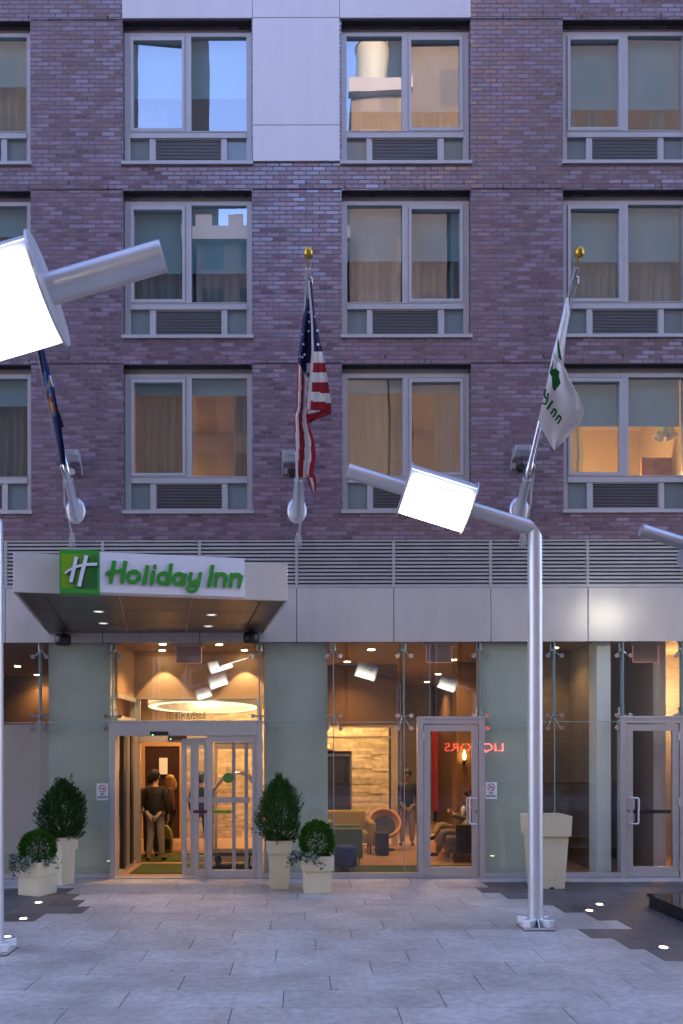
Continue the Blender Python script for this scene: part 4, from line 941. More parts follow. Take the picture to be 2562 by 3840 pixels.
# flood lights on the brick
for (dx, dy, flip, lab) in ((172, 1060, 1, 'grey wall floodlight behind the navy flag'), (669, 1062, -1, 'grey wall floodlight half hidden behind the striped flag'), (1192, 1052, -1, 'grey wall floodlight beside the pole of the white flag')):
    X, Z = PX(dx), PZ(dy); e = thing('wall_floodlight', (X, 0, Z), lab, 'floodlight', 'floodlights on the brick wall')
    m = MB(); m.box(X-.12, X+.12, -.26, -.06, Z+.01, Z+.10); m.prism([(-.22,.01),(-.06,.01),(-.06,-.05),(-.16,-.05)], X-.12, X+.12, 0, lambda u, v, w_: Vector((w_, u-.03, Z+v))); m.build('housing', M['silver'], e, bevel=.006)
    q = MB()
    for k in range(9): q.box(X-.11+k*.0255, X-.10+k*.0255, -.275, -.26, Z+.015, Z+.095)
    q.build('cooling_fins', M['grille'], e)
    q = MB(); q.prism([(-.16,.05),(-.13,.07),(-.01,-.10),(0,-.20),(-.04,-.20),(-.06,-.1)], X+flip*.125-.006, X+flip*.125+.006, 0, lambda u, v, w_: Vector((w_, u, Z+v))); q.build('bracket', M['silver'], e); q = MB(); q.box(X-.11, X-.05, -.02, -.002, Z-.17, Z-.08); q.build('wall_mount', M['silver'], e)
    q = MB(); q.cyl((X-.02*flip, -.09, Z-.17), (X-.02*flip, -.02, Z-.17), .055, n=20); q.build('junction_box', M['black'] if flip < 0 else M['silver'], e)
    q = MB(); q.tube([(X-.02*flip,-.06,Z-.12),(X-.03*flip,-.09,Z-.07),(X,-.10,Z-.03)], .008, 6); q.build('cable', M['black'], e)

# ------------------------------------------------------------------ lamp posts
def lamp(base, bend_z, dirx, tilt, front, lab, L_=2.15):
    """arm leaves the pole towards dirx (+1/-1) and rises by tilt; front=-1 lights towards -y"""
    e = thing('lamp_post', base, lab, 'street lamp', 'slanted silver lamp posts on the plaza'); bx_, by_ = base[0], base[1]
    A = Vector((bx_, by_, bend_z)); ax = Vector((dirx*math.cos(tilt), 0, math.sin(tilt))); up = Vector((-dirx*math.sin(tilt), 0, math.cos(tilt))); fy = Vector((0, front, 0)); r = .080
    m = MB()   # pole and arm meet in a mitre
    n = 28; mit = (ax+Vector((0,0,1))).normalized() if False else None
    ring0, ring1, ring2 = [], [], []
    bis = (ax - Vector((0,0,1))).normalized()     # normal of the mitre plane
    for i in range(n):
        t = 2*math.pi*i/n; o = Vector((math.cos(t)*r, math.sin(t)*r, 0)); p = Vector((bx_, by_, .1))+o
        ring0.append(p); k = ((A-p).dot(bis))/bis.z; q = p+Vector((0,0,k)); ring1.append(q)
        ring2.append(q+ax*((A+ax*(L_*1.0)-q).dot(ax)))
    m.add(ring0+ring1, [(i,(i+1) % n,n+(i+1) % n,n+i) for i in range(n)], 0, True); m.build('pole', M['silver'], e)
    m = MB(); m.add(ring1+ring2, [(i,(i+1) % n,n+(i+1) % n,n+i) for i in range(n)], 0, True); arm = m.build('arm', M['silver'], e)
    m = MB(); T = A+ax*L_; m.cyl(T-ax*.004, T+ax*.012, r*1.0, r*.97, 28); m.build('end_cap', M['silver'], arm)
    m = MB(); m.cyl((bx_,by_,.09),(bx_,by_,.15), r*1.08, n=28); m.box(bx_-.165, bx_+.165, by_-.165, by_+.165, .004, .028, 0)
    for k in range(4):
        Mx = Matrix.Translation((bx_,by_,0)) @ Matrix.Rotation(k*R(90)+R(45), 4, 'Z'); m.box(.07, .20, -.048, .048, .03, .115, 0, Mx)
        Mx = Matrix.Translation((bx_,by_,0)) @ Matrix.Rotation(k*R(90), 4, 'Z'); m.prism([(.07,.03),(.165,.03),(.075,.13)], -.008, .008, 0, lambda u, v, w_: Mx @ Vector((u, w_, v)))
    m.build('base_plate', M['silver'], e, bevel=.012)
    m = MB(); m.box(bx_-.17, bx_+.17, by_-.17, by_+.17, .001, .005); m.build('base_gasket', M['black'], e)
    # drum head
    C = A+ax*1.13; hl_, rd = .365, .288
    def dp(a, rad, al): return C + ax*al + (fy*math.cos(a) + up*math.sin(a))*rad
    discs = []
    for s_ in (-1, 1):
        nn = 40; v0 = [dp(2*math.pi*i/nn, rd, s_*hl_) for i in range(nn)]; v1 = [v+ax*s_*.014 for v in v0]
        discs.append((v0, v1))
    def arc(mb, a0, a1, rad, l0, l1, nn=20, th=.006, mi=0, nl=1):
        vs = []; w_ = 2*(nl+1)
        for i in range(nn+1):
            a = a0+(a1-a0)*i/nn
            vs += [dp(a, rad, l0+(l1-l0)*k/nl) for k in range(nl+1)] + [dp(a, rad-th, l1+(l0-l1)*k/nl) for k in range(nl+1)]
        fs = []
        for i in range(nn):
            for k in range(w_): fs.append((i*w_+k, i*w_+(k+1) % w_, i*w_+w_+(k+1) % w_, i*w_+w_+k))
        mb.add(vs, fs+[tuple(range(w_)), tuple(range(nn*w_+w_-1, nn*w_-1, -1))], mi, False)
    sh_ = MB(); arc(sh_, R(55), R(250), .265, -hl_+.001, hl_-.001); head = sh_.build('lamp_head', M['silver'], e)
    for v0, v1 in discs:
        dk = MB(); dk.add(v0+v1, [(i,(i+1) % nn,nn+(i+1) % nn,nn+i) for i in range(nn)], 0); dk.add(v0, [tuple(range(nn))], 0); dk.add(v1, [tuple(range(nn))], 0); dk.build('end_disc', M['silver'], head)
    lp = MB(); arc(lp, R(36), R(55), .266, -hl_+.001, hl_-.001, 4); lp.build('visor', M['silver'], head)
    cr_ = MB(); arc(cr_, R(-109.5), R(34), .262, -hl_+.002, hl_-.002, 22, .004, 0, 16); lo_ = cr_.build('lens_cover', M['lens'], head)
    ga_ = lo_.data.color_attributes.new('glow', 'FLOAT_COLOR', 'POINT')
    for i_, v_ in enumerate(lo_.data.vertices):
        q_ = Vector(v_.co)-C; al_ = abs(q_.dot(ax))/hl_; an_ = math.degrees(math.atan2(q_.dot(up), q_.dot(fy)))
        g_ = max(.05, min(1, (37-an_)/85))**1.7 * max(.15, min(1, (1.04-al_)/.22))**1.2 * max(.2, min(1, (an_+118)/30))
        ga_.data[i_].color = (g_, g_, g_, 1)
    cb = MB(); cb.tube([C+ax*(-.19)+fy*.275+up*.03, C+ax*.19+fy*.275+up*.03], [.017,.008], 10); cb.build('lens_catch', M['catch'], head)
    return e
M['lens'] = emis('lamp_lens', (1,.975,.86), 1.0)
_n, _l = M['lens'].node_tree.nodes, M['lens'].node_tree.links; _a = _n.new('ShaderNodeAttribute'); _a.attribute_name = 'glow'
_m = _n.new('ShaderNodeMath'); _m.operation = 'MULTIPLY'; _m.inputs[1].default_value = 2.6; _l.new(_a.outputs['Fac'], _m.inputs[0]); _l.new(_m.outputs[0], _n['Principled BSDF'].inputs['Emission Strength']); M['catch'] = emis('catch_painted_glow', (1,.97,.82), .085, (.5,.5,.45))  # lens catch emits a faint glow of its own in place of backlight
LT_ = R(17)
lamp((2.59, -3.40, 0), 4.40, -1, R(17.4), -1, 'silver lamp post with lit drum head standing before the empty planter')
lamp((-2.99, -4.40, 0), 4.30, -1, R(17), -1, 'silver lamp post at the edge by the dark paving and ivy planter')
lamp((-2.82, -7.83, 0), 4.08, 1, R(16.3), -1, 'silver lamp with big glowing drum head reaching in before the brick wall')
lamp((6.42, -2.0, 0), 4.12, -1, R(17.5), 1, 'silver lamp whose arm tip shows beside the louvers at the building corner')
# ------------------------------------------------------------------ ground
rn = random.Random(11)
g = MB(); g.box(-120, 120, -13.0, .05, -.12, -.006); struct(g.build('plaza_bed', mat('joint_mortar', (.055,.055,.058), .9)))
g = MB(); g.box(-150, 150, -150, -21.0, -.30, -.15); struct(g.build('street', mat('asphalt', (.05,.05,.052), .8, var=.2, vs=3)))
g = MB(); g.box(-150, 150, -21.0, -13.02, -.3, -.006); struct(g.build('pavement', mat('far_pavement', (.22,.22,.22), .8, var=.1, vs=2)))
rows = [-12.9+.4375*k for k in range(30)]; rows = [y for y in rows if y < -.2]
RB = -6.09
def row_y(k): return RB+.4375*k
light_j = {}
# dark paving limits per row (k counts rows from y=-6.09 towards the facade)
RD = {-4: 3.3, -3: 3.75, -2: 3.55, -1: 3.45, 0: 3.72, 1: 3.60, 2: 3.55, 3: 3.39, 4: 3.25, 5: 3.03, 6: 3.64, 7: 3.42, 8: 3.18, 9: 2.98, 10: 2.73, 11: 2.49, 12: 2.69}
LD = {7: -3.08, 8: -2.65, 9: -2.83, 10: -3.02, 11: -3.23, 12: -99, 13: -3.97}
def add_paver(mb, tones, x0, x1, y0, y1, t, g=.0065, z=0.0):
    z += rn.uniform(-.0008, .0008)
    mb.add([(x0+g,y0+g,z),(x1-g,y0+g,z),(x1-g,y1-g,z),(x0+g,y1-g,z),(x0+g*.2,y0+g*.2,-.008),(x1-g*.2,y0+g*.2,-.008),(x1-g*.2,y1-g*.2,-.008),(x0+g*.2,y1-g*.2,-.008)],
           [(0,1,2,3),(4,5,1,0),(5,6,2,1),(6,7,3,2),(7,4,0,3)]); tones.append(t)
LP, LTn, DP, DTn = MB(), [], MB(), []
for k in range(-16, 13):
    y0, y1 = row_y(k), row_y(k+1)
    if k == 12: y1 = -.40
    rd, ld = RD.get(k, 3.4+.2*math.sin(k*2.3)), LD.get(k, -99)
    x = -14 + ((k*.387) % 1.26); 
    while x < 14:
        x2 = x+1.26; a, b = max(x, ld), min(x2, rd)
        if b-a > .02: add_paver(LP, LTn, a, b, y0, y1, rn.uniform(.92, 1.07))
        x = x2
    for (a, b) in ((max(rd, -14), 14), (-14, ld)):
        x = a
        while x < b-.01:
            x2 = min(x+.40, b); add_paver(DP, DTn, x, x2, y0, y1, rn.uniform(.75, 1.25), .005); x = x2
x = -14
while x < 14: add_paver(LP, LTn, x, x+.92, -.40, -.03, rn.uniform(.94, 1.06)); x += .92
def tone(o, tl, per):
    ca = o.data.color_attributes.new('tone', 'FLOAT_COLOR', 'CORNER')
    for p in o.data.polygons:
        t = tl[p.vertices[0]//per]
        for li in p.loop_indices: ca.data[li].color = (t,t,t,1)
o = LP.build('plaza_paving', paver_mat('granite_paving', (.41,.385,.355), .34), recalc=False); tone(o, LTn, 8); struct(o)
o = DP.build('dark_paving', paver_mat('slate_paving', (.085,.083,.083), .3), recalc=False); tone(o, DTn, 8); struct(o)
# in-ground lights
for dx, dy, lab in ((88,2070,'round paving light beside the ivy covered planter'), (53,2107,'round paving light in the middle of the small dark paving patch'), (16,2149,'round paving light next to the lamp post foot at the edge'),
                    (1352,2091,'round paving light in dark paving, nearer of the pair behind the lamp post'), (1375,2077,'round paving light in dark paving, farther of the pair behind the lamp post'), (1522,2176,'round paving light alone in the dark paving before the black granite block')):
    p = on_floor(dx, dy); e = thing('paving_light', p, lab, 'ground light', 'lights set in the dark paving')
    m = MB(); m.lathe([(.072,.0005),(.067,.004),(.038,.004),(.038,.0005)], p, 24); m.build('rim', M['chrome'], e)
    q = MB(); q.cyl(p+Vector((0,0,.001)), p+Vector((0,0,.0045)), .038, n=20); q.build('lens', M['uplight'], e)
# black granite block with sunken middle
Mx = Matrix.Translation(on_floor(1484, 2083)) @ Matrix.Translation((0,-2.2,0))
gb_ = thing('granite_block', Mx.translation, 'low polished black granite basin edge at the corner of the dark paving', 'basin')
m = MB()
for b_ in ((0,1.9,0,.42), (0,.42,.42,2.2), (1.48,1.9,.42,2.2), (.42,1.48,1.78,2.2)): m.box(b_[0]+.02, b_[1]+(.02 if b_[1] < 1.5 else -.02), b_[2]+(.02 if b_[2] < .1 else 0), b_[3]-.02*(b_[3]>2), 0, .13, 0, Mx)
m.build('plinth', M['granite_black'], gb_)
m = MB()
for b_ in ((0,1.9,0,.44), (0,.44,.4403,2.2), (1.46,1.9,.4403,2.2), (.4403,1.4597,1.76,2.2)): m.box(*b_, .131, .165, 0, Mx)
m.build('coping', M['granite_black'], gb_)
m = MB(); m.box(.40, 1.5, .40, 1.8, .05, .09, 0, Mx); m.build('basin_floor', M['dark'], gb_)

# ------------------------------------------------------------------ planters
def planter(dx, dy, top, bot, h, band, rot, lab, empty=False):
    p = on_floor(dx, dy); e = thing('planter', p, lab, 'planter', 'cream tapered planters before the glass front')
    Mx = Matrix.Translation(p) @ Matrix.Rotation(rot, 4, 'Z')
    def ringv(w, z): return [Mx @ Vector((a*w/2, b*w/2, z)) for a, b in ((-1,-1),(1,-1),(1,1),(-1,1))]
    m = MB(); k = top-(top-bot)*band/h*.6-.05
    R_ = [ringv(bot, 0), ringv(k, h-band)]
    m.add(R_[0]+R_[1], [(i,(i+1) % 4,4+(i+1) % 4,4+i) for i in range(4)]+[(3,2,1,0)]); m.build('pot', M['cream'], e, bevel=.008)
    m = MB(); t0_ = top-.02; rr = [ringv(k-.01, h-band), ringv(t0_, h-band), ringv(top, h), ringv(top-.07, h), ringv(top-.09, h-.14)]
    for a in range(4): m.add(rr[a]+rr[a+1], [(i,(i+1) % 4,4+(i+1) % 4,4+i) for i in range(4)])
    m.build('rim', M['cream'], e, bevel=.006)
    m = MB(); m.add(ringv(top-.08, h-.07 if not empty else h-.13), [(0,1,2,3)]); m.build('soil', M['soil'], e)
    if empty:
        q = MB(); q.cyl(Mx @ Vector((.02,-bot/2-.004,.0)), Mx @ Vector((.02,-bot/2+.02,.0)), .03, n=16); q.build('drain_notch', M['dark'], e)
    return p, Mx, h, top
pA = planter(144, 2028, .32, .225, .70, .19, R(-32), 'tall cream planter holding the yew shrub, behind the ivy planter')
pA2 = planter(86, 2050, .43, .36, .46, .19, R(-24), 'low cream planter draped with ivy under the globe shrub by the dark paving')
pB = planter(641, 2038, .37, .27, .69, .18, R(2), 'tall cream planter holding the flame shaped boxwood by the entrance')
pB2 = planter(727, 2046, .44, .365, .51, .20, R(3), 'low cream planter holding the globe shrub beside the boxwood planter')
pC = planter(1252, 2035.7, .565, .405, 1.03, .285, R(2), 'big empty cream planter standing behind the lamp post', True)

# ------------------------------------------------------------------ shrubs
def leafmat(name, c0, c1):
    m, t, b, N, L = nt(name); at = N.new('ShaderNodeAttribute'); at.attribute_name = 'tone'
    mx = N.new('ShaderNodeMix'); mx.data_type = 'RGBA'; mx.inputs['A'].default_value = (*c0,1); mx.inputs['B'].default_value = (*c1,1); L.new(at.outputs['Fac'], mx.inputs['Factor']); L.new(mx.outputs['Result'], b.inputs['Base Color'])
    b.inputs['Roughness'].default_value = .6; b.inputs['Specular IOR Level'].default_value = .1; b.inputs['Subsurface Weight'].default_value = 0; return m
M['leaf_yew'] = leafmat('yew_leaf', (.012,.036,.009), (.040,.10,.020)); M['leaf_box'] = leafmat('boxwood_leaf', (.014,.045,.010), (.055,.14,.026))
M['leaf_globe'] = leafmat('globe_leaf', (.012,.060,.004), (.045,.155,.008)); M['leaf_ivy'] = leafmat('ivy_leaf', (.05,.085,.045), (.33,.38,.30))
M['stem'] = mat('woody_stem', (.05,.03,.018), .9, var=.3, vs=20)
class Leaves:
    def __init__(s): s.mb, s.t = MB(), []
    def leaf(s, p, d, n, L_, W_, t):
        d = d.normalized(); w = d.cross(n); w = (w if w.length > 1e-4 else d.orthogonal()).normalized(); n = w.cross(d)
        a, b = p+d*L_*.5+w*W_*.5+n*W_*.12, p+d*L_*.5-w*W_*.5+n*W_*.12
        s.mb.add([p, a, p+d*L_, b], [(0,1,2,3)]); s.t.append(t)
    def build(s, name, mt, par):
        o = s.mb.build(name, mt, par, recalc=False); ca = o.data.color_attributes.new('tone', 'FLOAT_COLOR', 'POINT')
        for i, t in enumerate(s.t):
            for k in range(4): ca.data[i*4+k].color = (t,t,t,1)
        return o
def rv(rn_): 
    while True:
        v = Vector((rn_.uniform(-1,1), rn_.uniform(-1,1), rn_.uniform(-1,1)))
        if .05 < v.length < 1: return v.normalized()
def sprig_shrub(base, H, prof, ns, lab, mt, seed, spike, lsz, cat='shrub', tips=()):
    """upright shrub of leafy shoots; prof(h)->radius"""
    rn_ = random.Random(seed); e = thing('potted_shrub', base, lab, cat); lv = Leaves(); st = MB()
    for k in range(5):
        a = k*1.26; st.tube([base+Vector((0,0,-.04)), base+Vector((.03*math.cos(a),.03*math.sin(a),H*.2)), base+Vector((.5*prof(.4)*math.cos(a),.5*prof(.4)*math.sin(a),H*.5))], [.014,.010,.004], 6)
    for k in range(ns):
        h = rn_.random()**.9; a = rn_.uniform(0, 6.283); r = prof(h)*math.sqrt(rn_.uniform(.25, 1.0))*rn_.uniform(.84, 1.10)*(1+.11*math.sin(3*a+7*h+seed)+.07*math.sin(7*a-9*h))
        tip = base+Vector((r*math.cos(a), r*math.sin(a), h*H)); out = Vector((math.cos(a), math.sin(a), 0))
        d = (out*(1.0-.55*h)+Vector((0,0,.7+.7*h))+rv(rn_)*.35).normalized(); Ls = rn_.uniform(.06, .12)*(1+spike*(rn_.random() < .12))
        p0 = tip-d*Ls*.6; tn = rn_.random()
        for q in range(int(Ls/lsz*3.4)):
            f = q/(Ls/lsz*3.4); pp = p0+d*Ls*f
            ld = (d*.8+rv(rn_)*.9).normalized(); lv.leaf(pp, ld, rv(rn_), lsz*rn_.uniform(.8,1.25), lsz*.5, min(1, max(0, tn*.6+.4*rn_.random())))
    for (tx, tz, L_) in tips:
        p0 = base+Vector((tx, -.02, tz)); d = Vector((tx*.5, 0, 1)).normalized()
        for q in range(int(L_/lsz*7)):
            f = q/(L_/lsz*7); sp = .045*(1-f)+.008
            lv.leaf(p0+d*L_*f+rv(rn_)*sp, (d+rv(rn_)*.8).normalized(), rv(rn_), lsz, lsz*.5, rn_.random())
    lv.build('foliage', mt, e); st.build('stem', M['stem'], e); return e
def flame(w, lo=.12):  # widest about 0.35 of the height
    def f(h): 
        if h < .40: return w*(.60+.40*math.sin(h/.40*math.pi/2))
        t = (h-.40)/.60; return w*max(.07, (1-t**2.5))
    return f
def top_of(p): pt, Mx, h, top = p; return pt+Vector((0,0,h-.05))
sprig_shrub(top_of(pA), .86, flame(.355), 1600, 'dark loose yew shrub rising behind the ivy planter', M['leaf_yew'], 1, 1.2, .030, tips=((-.08,.72,.2),(.12,.70,.26),(.22,.58,.18),(-.3,.36,.14),(.30,.40,.20),(-.2,.55,.15)))
sprig_shrub(top_of(pB), .93, flame(.33), 1800, 'dense pointed boxwood shrub beside the sliding entrance', M['leaf_box'], 2, .8, .026, tips=((-.04,.80,.2),(.07,.74,.14),(.15,.62,.12),(-.16,.58,.14),(-.36,.13,.10),(-.1,.74,.16),(.1,.80,.12),(.2,.52,.14)))
def globe(base, rx, rz, lab, seed):
    rn_ = random.Random(seed); e = thing('globe_shrub', base, lab, 'shrub'); lv = Leaves()
    c = base+Vector((0,0,rz*.82))
    for k in range(3600):
        v = rv(rn_); v = Vector((v.x, v.y, v.z)); rr = rn_.uniform(.80, 1.02)*(1+.05*math.sin(9*v.x+5*v.z)*math.sin(7*v.y+4*v.z))
        p = c+Vector((v.x*rx*rr, v.y*rx*rr, v.z*rz*rr))
        if p.z < base.z: continue
        d = (v+rv(rn_)*.55+Vector((0,0,.35))).normalized(); tn = .5+.5*math.sin(11*v.x+3)*math.sin(9*v.z+6*v.y)
        for q in range(3): lv.leaf(p+rv(rn_)*.01, (d+rv(rn_)*.5).normalized(), rv(rn_), .032, .010, min(1, max(0, .25+.45*tn*rn_.random()+.3*rn_.random())))
    lv.build('foliage', M['leaf_globe'], e); m = MB(); m.cyl(base-Vector((0,0,.03)), c, .016, .008, 8); m.build('stem', M['stem'], e)
globe(top_of(pA2), .235, .25, 'bright green globe shrub rising out of ivy before the yew', 4)
globe(top_of(pB2), .235, .285, 'bright green globe shrub in the low planter beside the boxwood', 5)
def ivy(pl, spots, lab, seed):
    rn_ = random.Random(seed); pt, Mx, h, top = pl; e = thing('ivy', pt+Vector((0,0,h)), lab, 'ivy'); lv = Leaves(); st = MB()
    for (x, y, ox, oy, drop) in spots:
        p = Mx @ Vector((x, y, h-.02)); q = Mx @ Vector((x+ox*.6, y+oy*.6, h+.05)); r_ = Mx @ Vector((x+ox, y+oy, h-drop)); st.tube([p, q, r_], .003, 5)
        for k in range(34):
            t = rn_.random(); c = p.lerp(q, t*2) if t < .5 else q.lerp(r_, t*2-1); c = c+rv(rn_)*.045
            d = rv(rn_)+Vector((0,-.3,-.3)); L_ = rn_.uniform(.028,.048); lv.leaf(c, d, Vector((rn_.uniform(-.5,.5),-1,.6)), L_, L_*.85, rn_.random()**1.3)
    lv.build('leaves', M['leaf_ivy'], e); st.build('stem', M['stem'], e)
rr_ = random.Random(9)
ivy(pA2, [(rr_.uniform(-.2,.2), -.18, rr_.uniform(-.16,.12), rr_.uniform(-.12,-.03), rr_.uniform(-.06,.14)) for _ in range(12)] + [(-.2,rr_.uniform(-.2,.1),-.1-.06*rr_.random(),-.04,rr_.uniform(.05,.22)) for _ in range(6)] + [(-.16,-.2,-.05,-.05,.26),(.2,-.1,.12,-.03,.02),(.2,-.05,.2,0,.04)], 'pale variegated ivy spilling over the low planter below the yew', 21)
ivy(pB2, [(-.2,-.12,-.16,-.06,rr_.uniform(-.04,.12)) for _ in range(5)] + [(-.16,-.2,.02+.06*k,-.07,.02+.035*k) for k in range(4)] + [(-.2,-.2,-.22,0,.10)], 'pale variegated ivy trailing beside the boxwood planter', 22)
# ------------------------------------------------------------------ people
def skin(name, nodes, edges, mt, parent, sub=1):
    """nodes: {key:(Vector, radius)}; first key is the root"""
    keys = list(nodes); me = bpy.data.meshes.new(name)
    me.from_pydata([nodes[k][0] for k in keys], [(keys.index(a), keys.index(b)) for a, b in edges], [])
    o = bpy.data.objects.new(name, me); COL.objects.link(o)
    sk = o.modifiers.new('s', 'SKIN'); sk.branch_smoothing = .3; sk.use_smooth_shade = True
    for i, k in enumerate(keys):
        v = me.skin_vertices[0].data[i]; r = nodes[k][1]; v.radius = r if isinstance(r, tuple) else (r, r); v.use_root = (i == 0)
    if sub: ss = o.modifiers.new('u', 'SUBSURF'); ss.levels = sub; ss.render_levels = sub
    dg = bpy.context.evaluated_depsgraph_get(); dg.update(); m2 = bpy.data.meshes.new_from_object(o.evaluated_get(dg))
    o.modifiers.clear(); o.data = m2; m2.name = name; m2.materials.clear(); m2.materials.append(mt)
    for p in m2.polygons: p.use_smooth = True
    if parent: adopt(o, parent)
    return o
def person(loc, rz, H, J, lab, skinm, top, bottom, hairm, hair='short', seated=False, glasses=False, shirt=None):
    """J: joint positions (metres, for 1.75 m, facing -y) overriding the standing pose"""
    k = H/1.75
    D = dict(pelvis=(0,0,.93), belly=(0,0,1.08), chest=(0,.005,1.28), neck0=(0,.01,1.45), neck=(0,0,1.51), jaw=(0,-.025,1.575), head=(0,-.005,1.655), crown=(0,.005,1.715),
             nose=(0,-.115,1.615), chin=(0,-.085,1.55),
             shL=(.17,.01,1.41), elL=(.23,.03,1.13), wrL=(.24,-.04,.90), shR=(-.17,.01,1.41), elR=(-.23,.03,1.13), wrR=(-.24,-.04,.90),
             hipL=(.09,0,.88), knL=(.10,-.01,.49), anL=(.10,.02,.09), toL=(.12,-.14,.04), hipR=(-.09,0,.88), knR=(-.10,-.01,.49), anR=(-.10,.02,.09), toR=(-.12,-.14,.04),
             fdL=(0,-.15,-1), fdR=(0,-.15,-1))
    D.update(J); Mx = Matrix.Translation(Vector(loc)) @ Matrix.Rotation(rz, 4, 'Z') @ Matrix.Scale(k, 4)
    V = {a: Vector(b) for a, b in D.items()}; W = lambda v: Mx @ v
    e = thing('person', loc, lab, 'person')
    rad = dict(pelvis=.125, belly=.118, chest=.13, neck0=.075, neck=.055, jaw=.066, head=.092, crown=.07, nose=.014, chin=.03, shL=.062, elL=.043, wrL=.030, shR=.062, elR=.043, wrR=.030,
               hipL=.088, knL=.058, anL=.040, toL=.032, hipR=.088, knR=.058, anR=.040, toR=.032)
    nodes = {a: (W(V[a]), rad[a]*k) for a in rad}
    edges = [('pelvis','belly'),('belly','chest'),('chest','neck0'),('neck0','neck'),('neck','jaw'),('jaw','head'),('head','crown'),('jaw','chin'),('head','nose'),
             ('chest','shL'),('shL','elL'),('elL','wrL'),('chest','shR'),('shR','elR'),('elR','wrR'),('pelvis','hipL'),('hipL','knL'),('knL','anL'),('anL','toL'),('pelvis','hipR'),('hipR','knR'),('knR','anR'),('anR','toR')]
    for s_ in 'LR':   # hands: palm, four fingers and a thumb
        w = V['wr'+s_]; d = V['fd'+s_].normalized(); side = Vector((1 if s_ == 'L' else -1, 0, 0)); ac = d.cross(side).normalized(); ac = ac if ac.length > .1 else Vector((0,1,0))
        pm_ = w+d*.06; nodes['pa'+s_] = (W(pm_), .026*k); edges.append(('wr'+s_, 'pa'+s_))
        for i, (o_, L_) in enumerate(((-.027,.070),(-.009,.080),(.009,.074),(.026,.058))):
            a = pm_+ac*o_+d*.035; b = a+d*L_*.55-side*.006; c = b+d*L_*.40-side*.020
            for nme, q, r in (('a',a,.0095),('b',b,.0088),('c',c,.0075)): nodes['f%d%s%s' % (i,nme,s_)] = (W(q), r*k)
            edges += [('pa'+s_, 'f%da%s' % (i,s_)), ('f%da%s' % (i,s_), 'f%db%s' % (i,s_)), ('f%db%s' % (i,s_), 'f%dc%s' % (i,s_))]
        a = w+d*.03-ac*.035; b = a+d*.045-ac*.012
        nodes['ta'+s_] = (W(a), .011*k); nodes['tb'+s_] = (W(b), .009*k); edges += [('wr'+s_,'ta'+s_),('ta'+s_,'tb'+s_)]
    skin('body', nodes, edges, skinm, e, 1)
    hc = V['head']; 
    for s_ in (-1, 1):
        q = MB(); q.ball(W(hc+Vector((s_*.034,-.083,.005))), .0125*k, 8); q.build('eye', M['eye'], e)
        q = MB(); q.ball(W(hc+Vector((s_*.095,.005,-.02))), .026*k, 8, 0, (.4,.8,1.2)); q.build('ear', skinm, e)
    q = MB(); q.ball(W(hc+Vector((0,-.089,-.068))), .02*k, 8, 0, (1.1,.35,.3)); q.build('mouth', M['lip'], e)
    # clothes
    def N(spec): return {a: (W(V[b] + Vector(o)), r*k) for a, b, o, r in spec}
    n = N([('p','pelvis',(0,0,-.15 if not seated else .03),.178),('b','belly',(0,0,0),.152),('c','chest',(0,0,0),.155),('n','neck0',(0,0,-.01),.088),('sl','shL',(0,0,0),.083),('el','elL',(0,0,0),.060),('wl','wrL',(0,0,.0),.044),('sr','shR',(0,0,0),.083),('er','elR',(0,0,0),.060),('wr','wrR',(0,0,.0),.044)])
    skin('jacket', n, [('p','b'),('b','c'),('c','n'),('c','sl'),('sl','el'),('el','wl'),('c','sr'),('sr','er'),('er','wr')], top, e, 1)
    n = N([('p','pelvis',(0,0,.02),.125),('hl','hipL',(0,0,0),.092),('kl','knL',(0,0,0),.078),('al','anL',(0,-.01,.0),.062),('hr','hipR',(0,0,0),.092),('kr','knR',(0,0,0),.078),('ar','anR',(0,-.01,.0),.062)])
    skin('trousers', n, [('p','hl'),('hl','kl'),('kl','al'),('p','hr'),('hr','kr'),('kr','ar')], bottom, e, 1)
    for s_ in 'LR':
        n = N([('a','an'+s_,(0,0,-.035),.048),('m','to'+s_,(0,.06,.01),.045),('t','to'+s_,(0,-.01,0),.036)]); skin('shoe', n, [('a','m'),('m','t')], M['shoe'], e, 1)
    q = MB()
    if hair == 'short':
        for vv, r_, sq in ((Vector((0,.018,.035)), .107, (1,1.02,.92)), (Vector((0,.05,-.01)), .088, (1.05,.8,1.0))): q.ball(W(hc+vv), r_*k, 14, 0, sq)
    else:
        q.ball(W(hc+Vector((0,.022,.03))), .112*k, 14, 0, (1,1.05,.95)); 
        q.tube([W(hc+Vector((-.02,.06,.02))), W(hc+Vector((-.03,.095,-.08))), W(hc+Vector((-.035,.10,-.17))), W(hc+Vector((-.04,.085,-.25)))], [.085*k,.095*k,.085*k,.04*k], 12)
        q.tube([W(hc+Vector((.075,.02,.02))), W(hc+Vector((.095,.03,-.08))), W(hc+Vector((.09,.035,-.17)))], [.03*k,.035*k,.02*k], 8)
    q.build('hair', hairm, e)
    if glasses:
        q = MB()
        for s_ in (-1,1):
            c = hc+Vector((s_*.034,-.097,.005)); q.tube([W(c+Vector((.026*math.cos(a*.7854),0,.019*math.sin(a*.7854)))) for a in range(9)], .0035*k, 5); q.tube([W(c+Vector((s_*.026,0,0))), W(hc+Vector((s_*.098,.0,.01)))], .003*k, 5)
        q.tube([W(hc+Vector((-.009,-.098,.008))), W(hc+Vector((.009,-.098,.008)))], .003*k, 5); q.build('glasses', M['black'], e)
    if shirt:
        q = MB(); q.ball(W(V['chest']+Vector((0,-.115,.05))), .075*k, 10, 0, (.7,.6,1.6)); q.build('shirt', shirt, e)
    return e
M['eye'] = mat('eye_dark', (.03,.02,.015), .2); M['lip'] = mat('lip', (.32,.12,.10), .5)
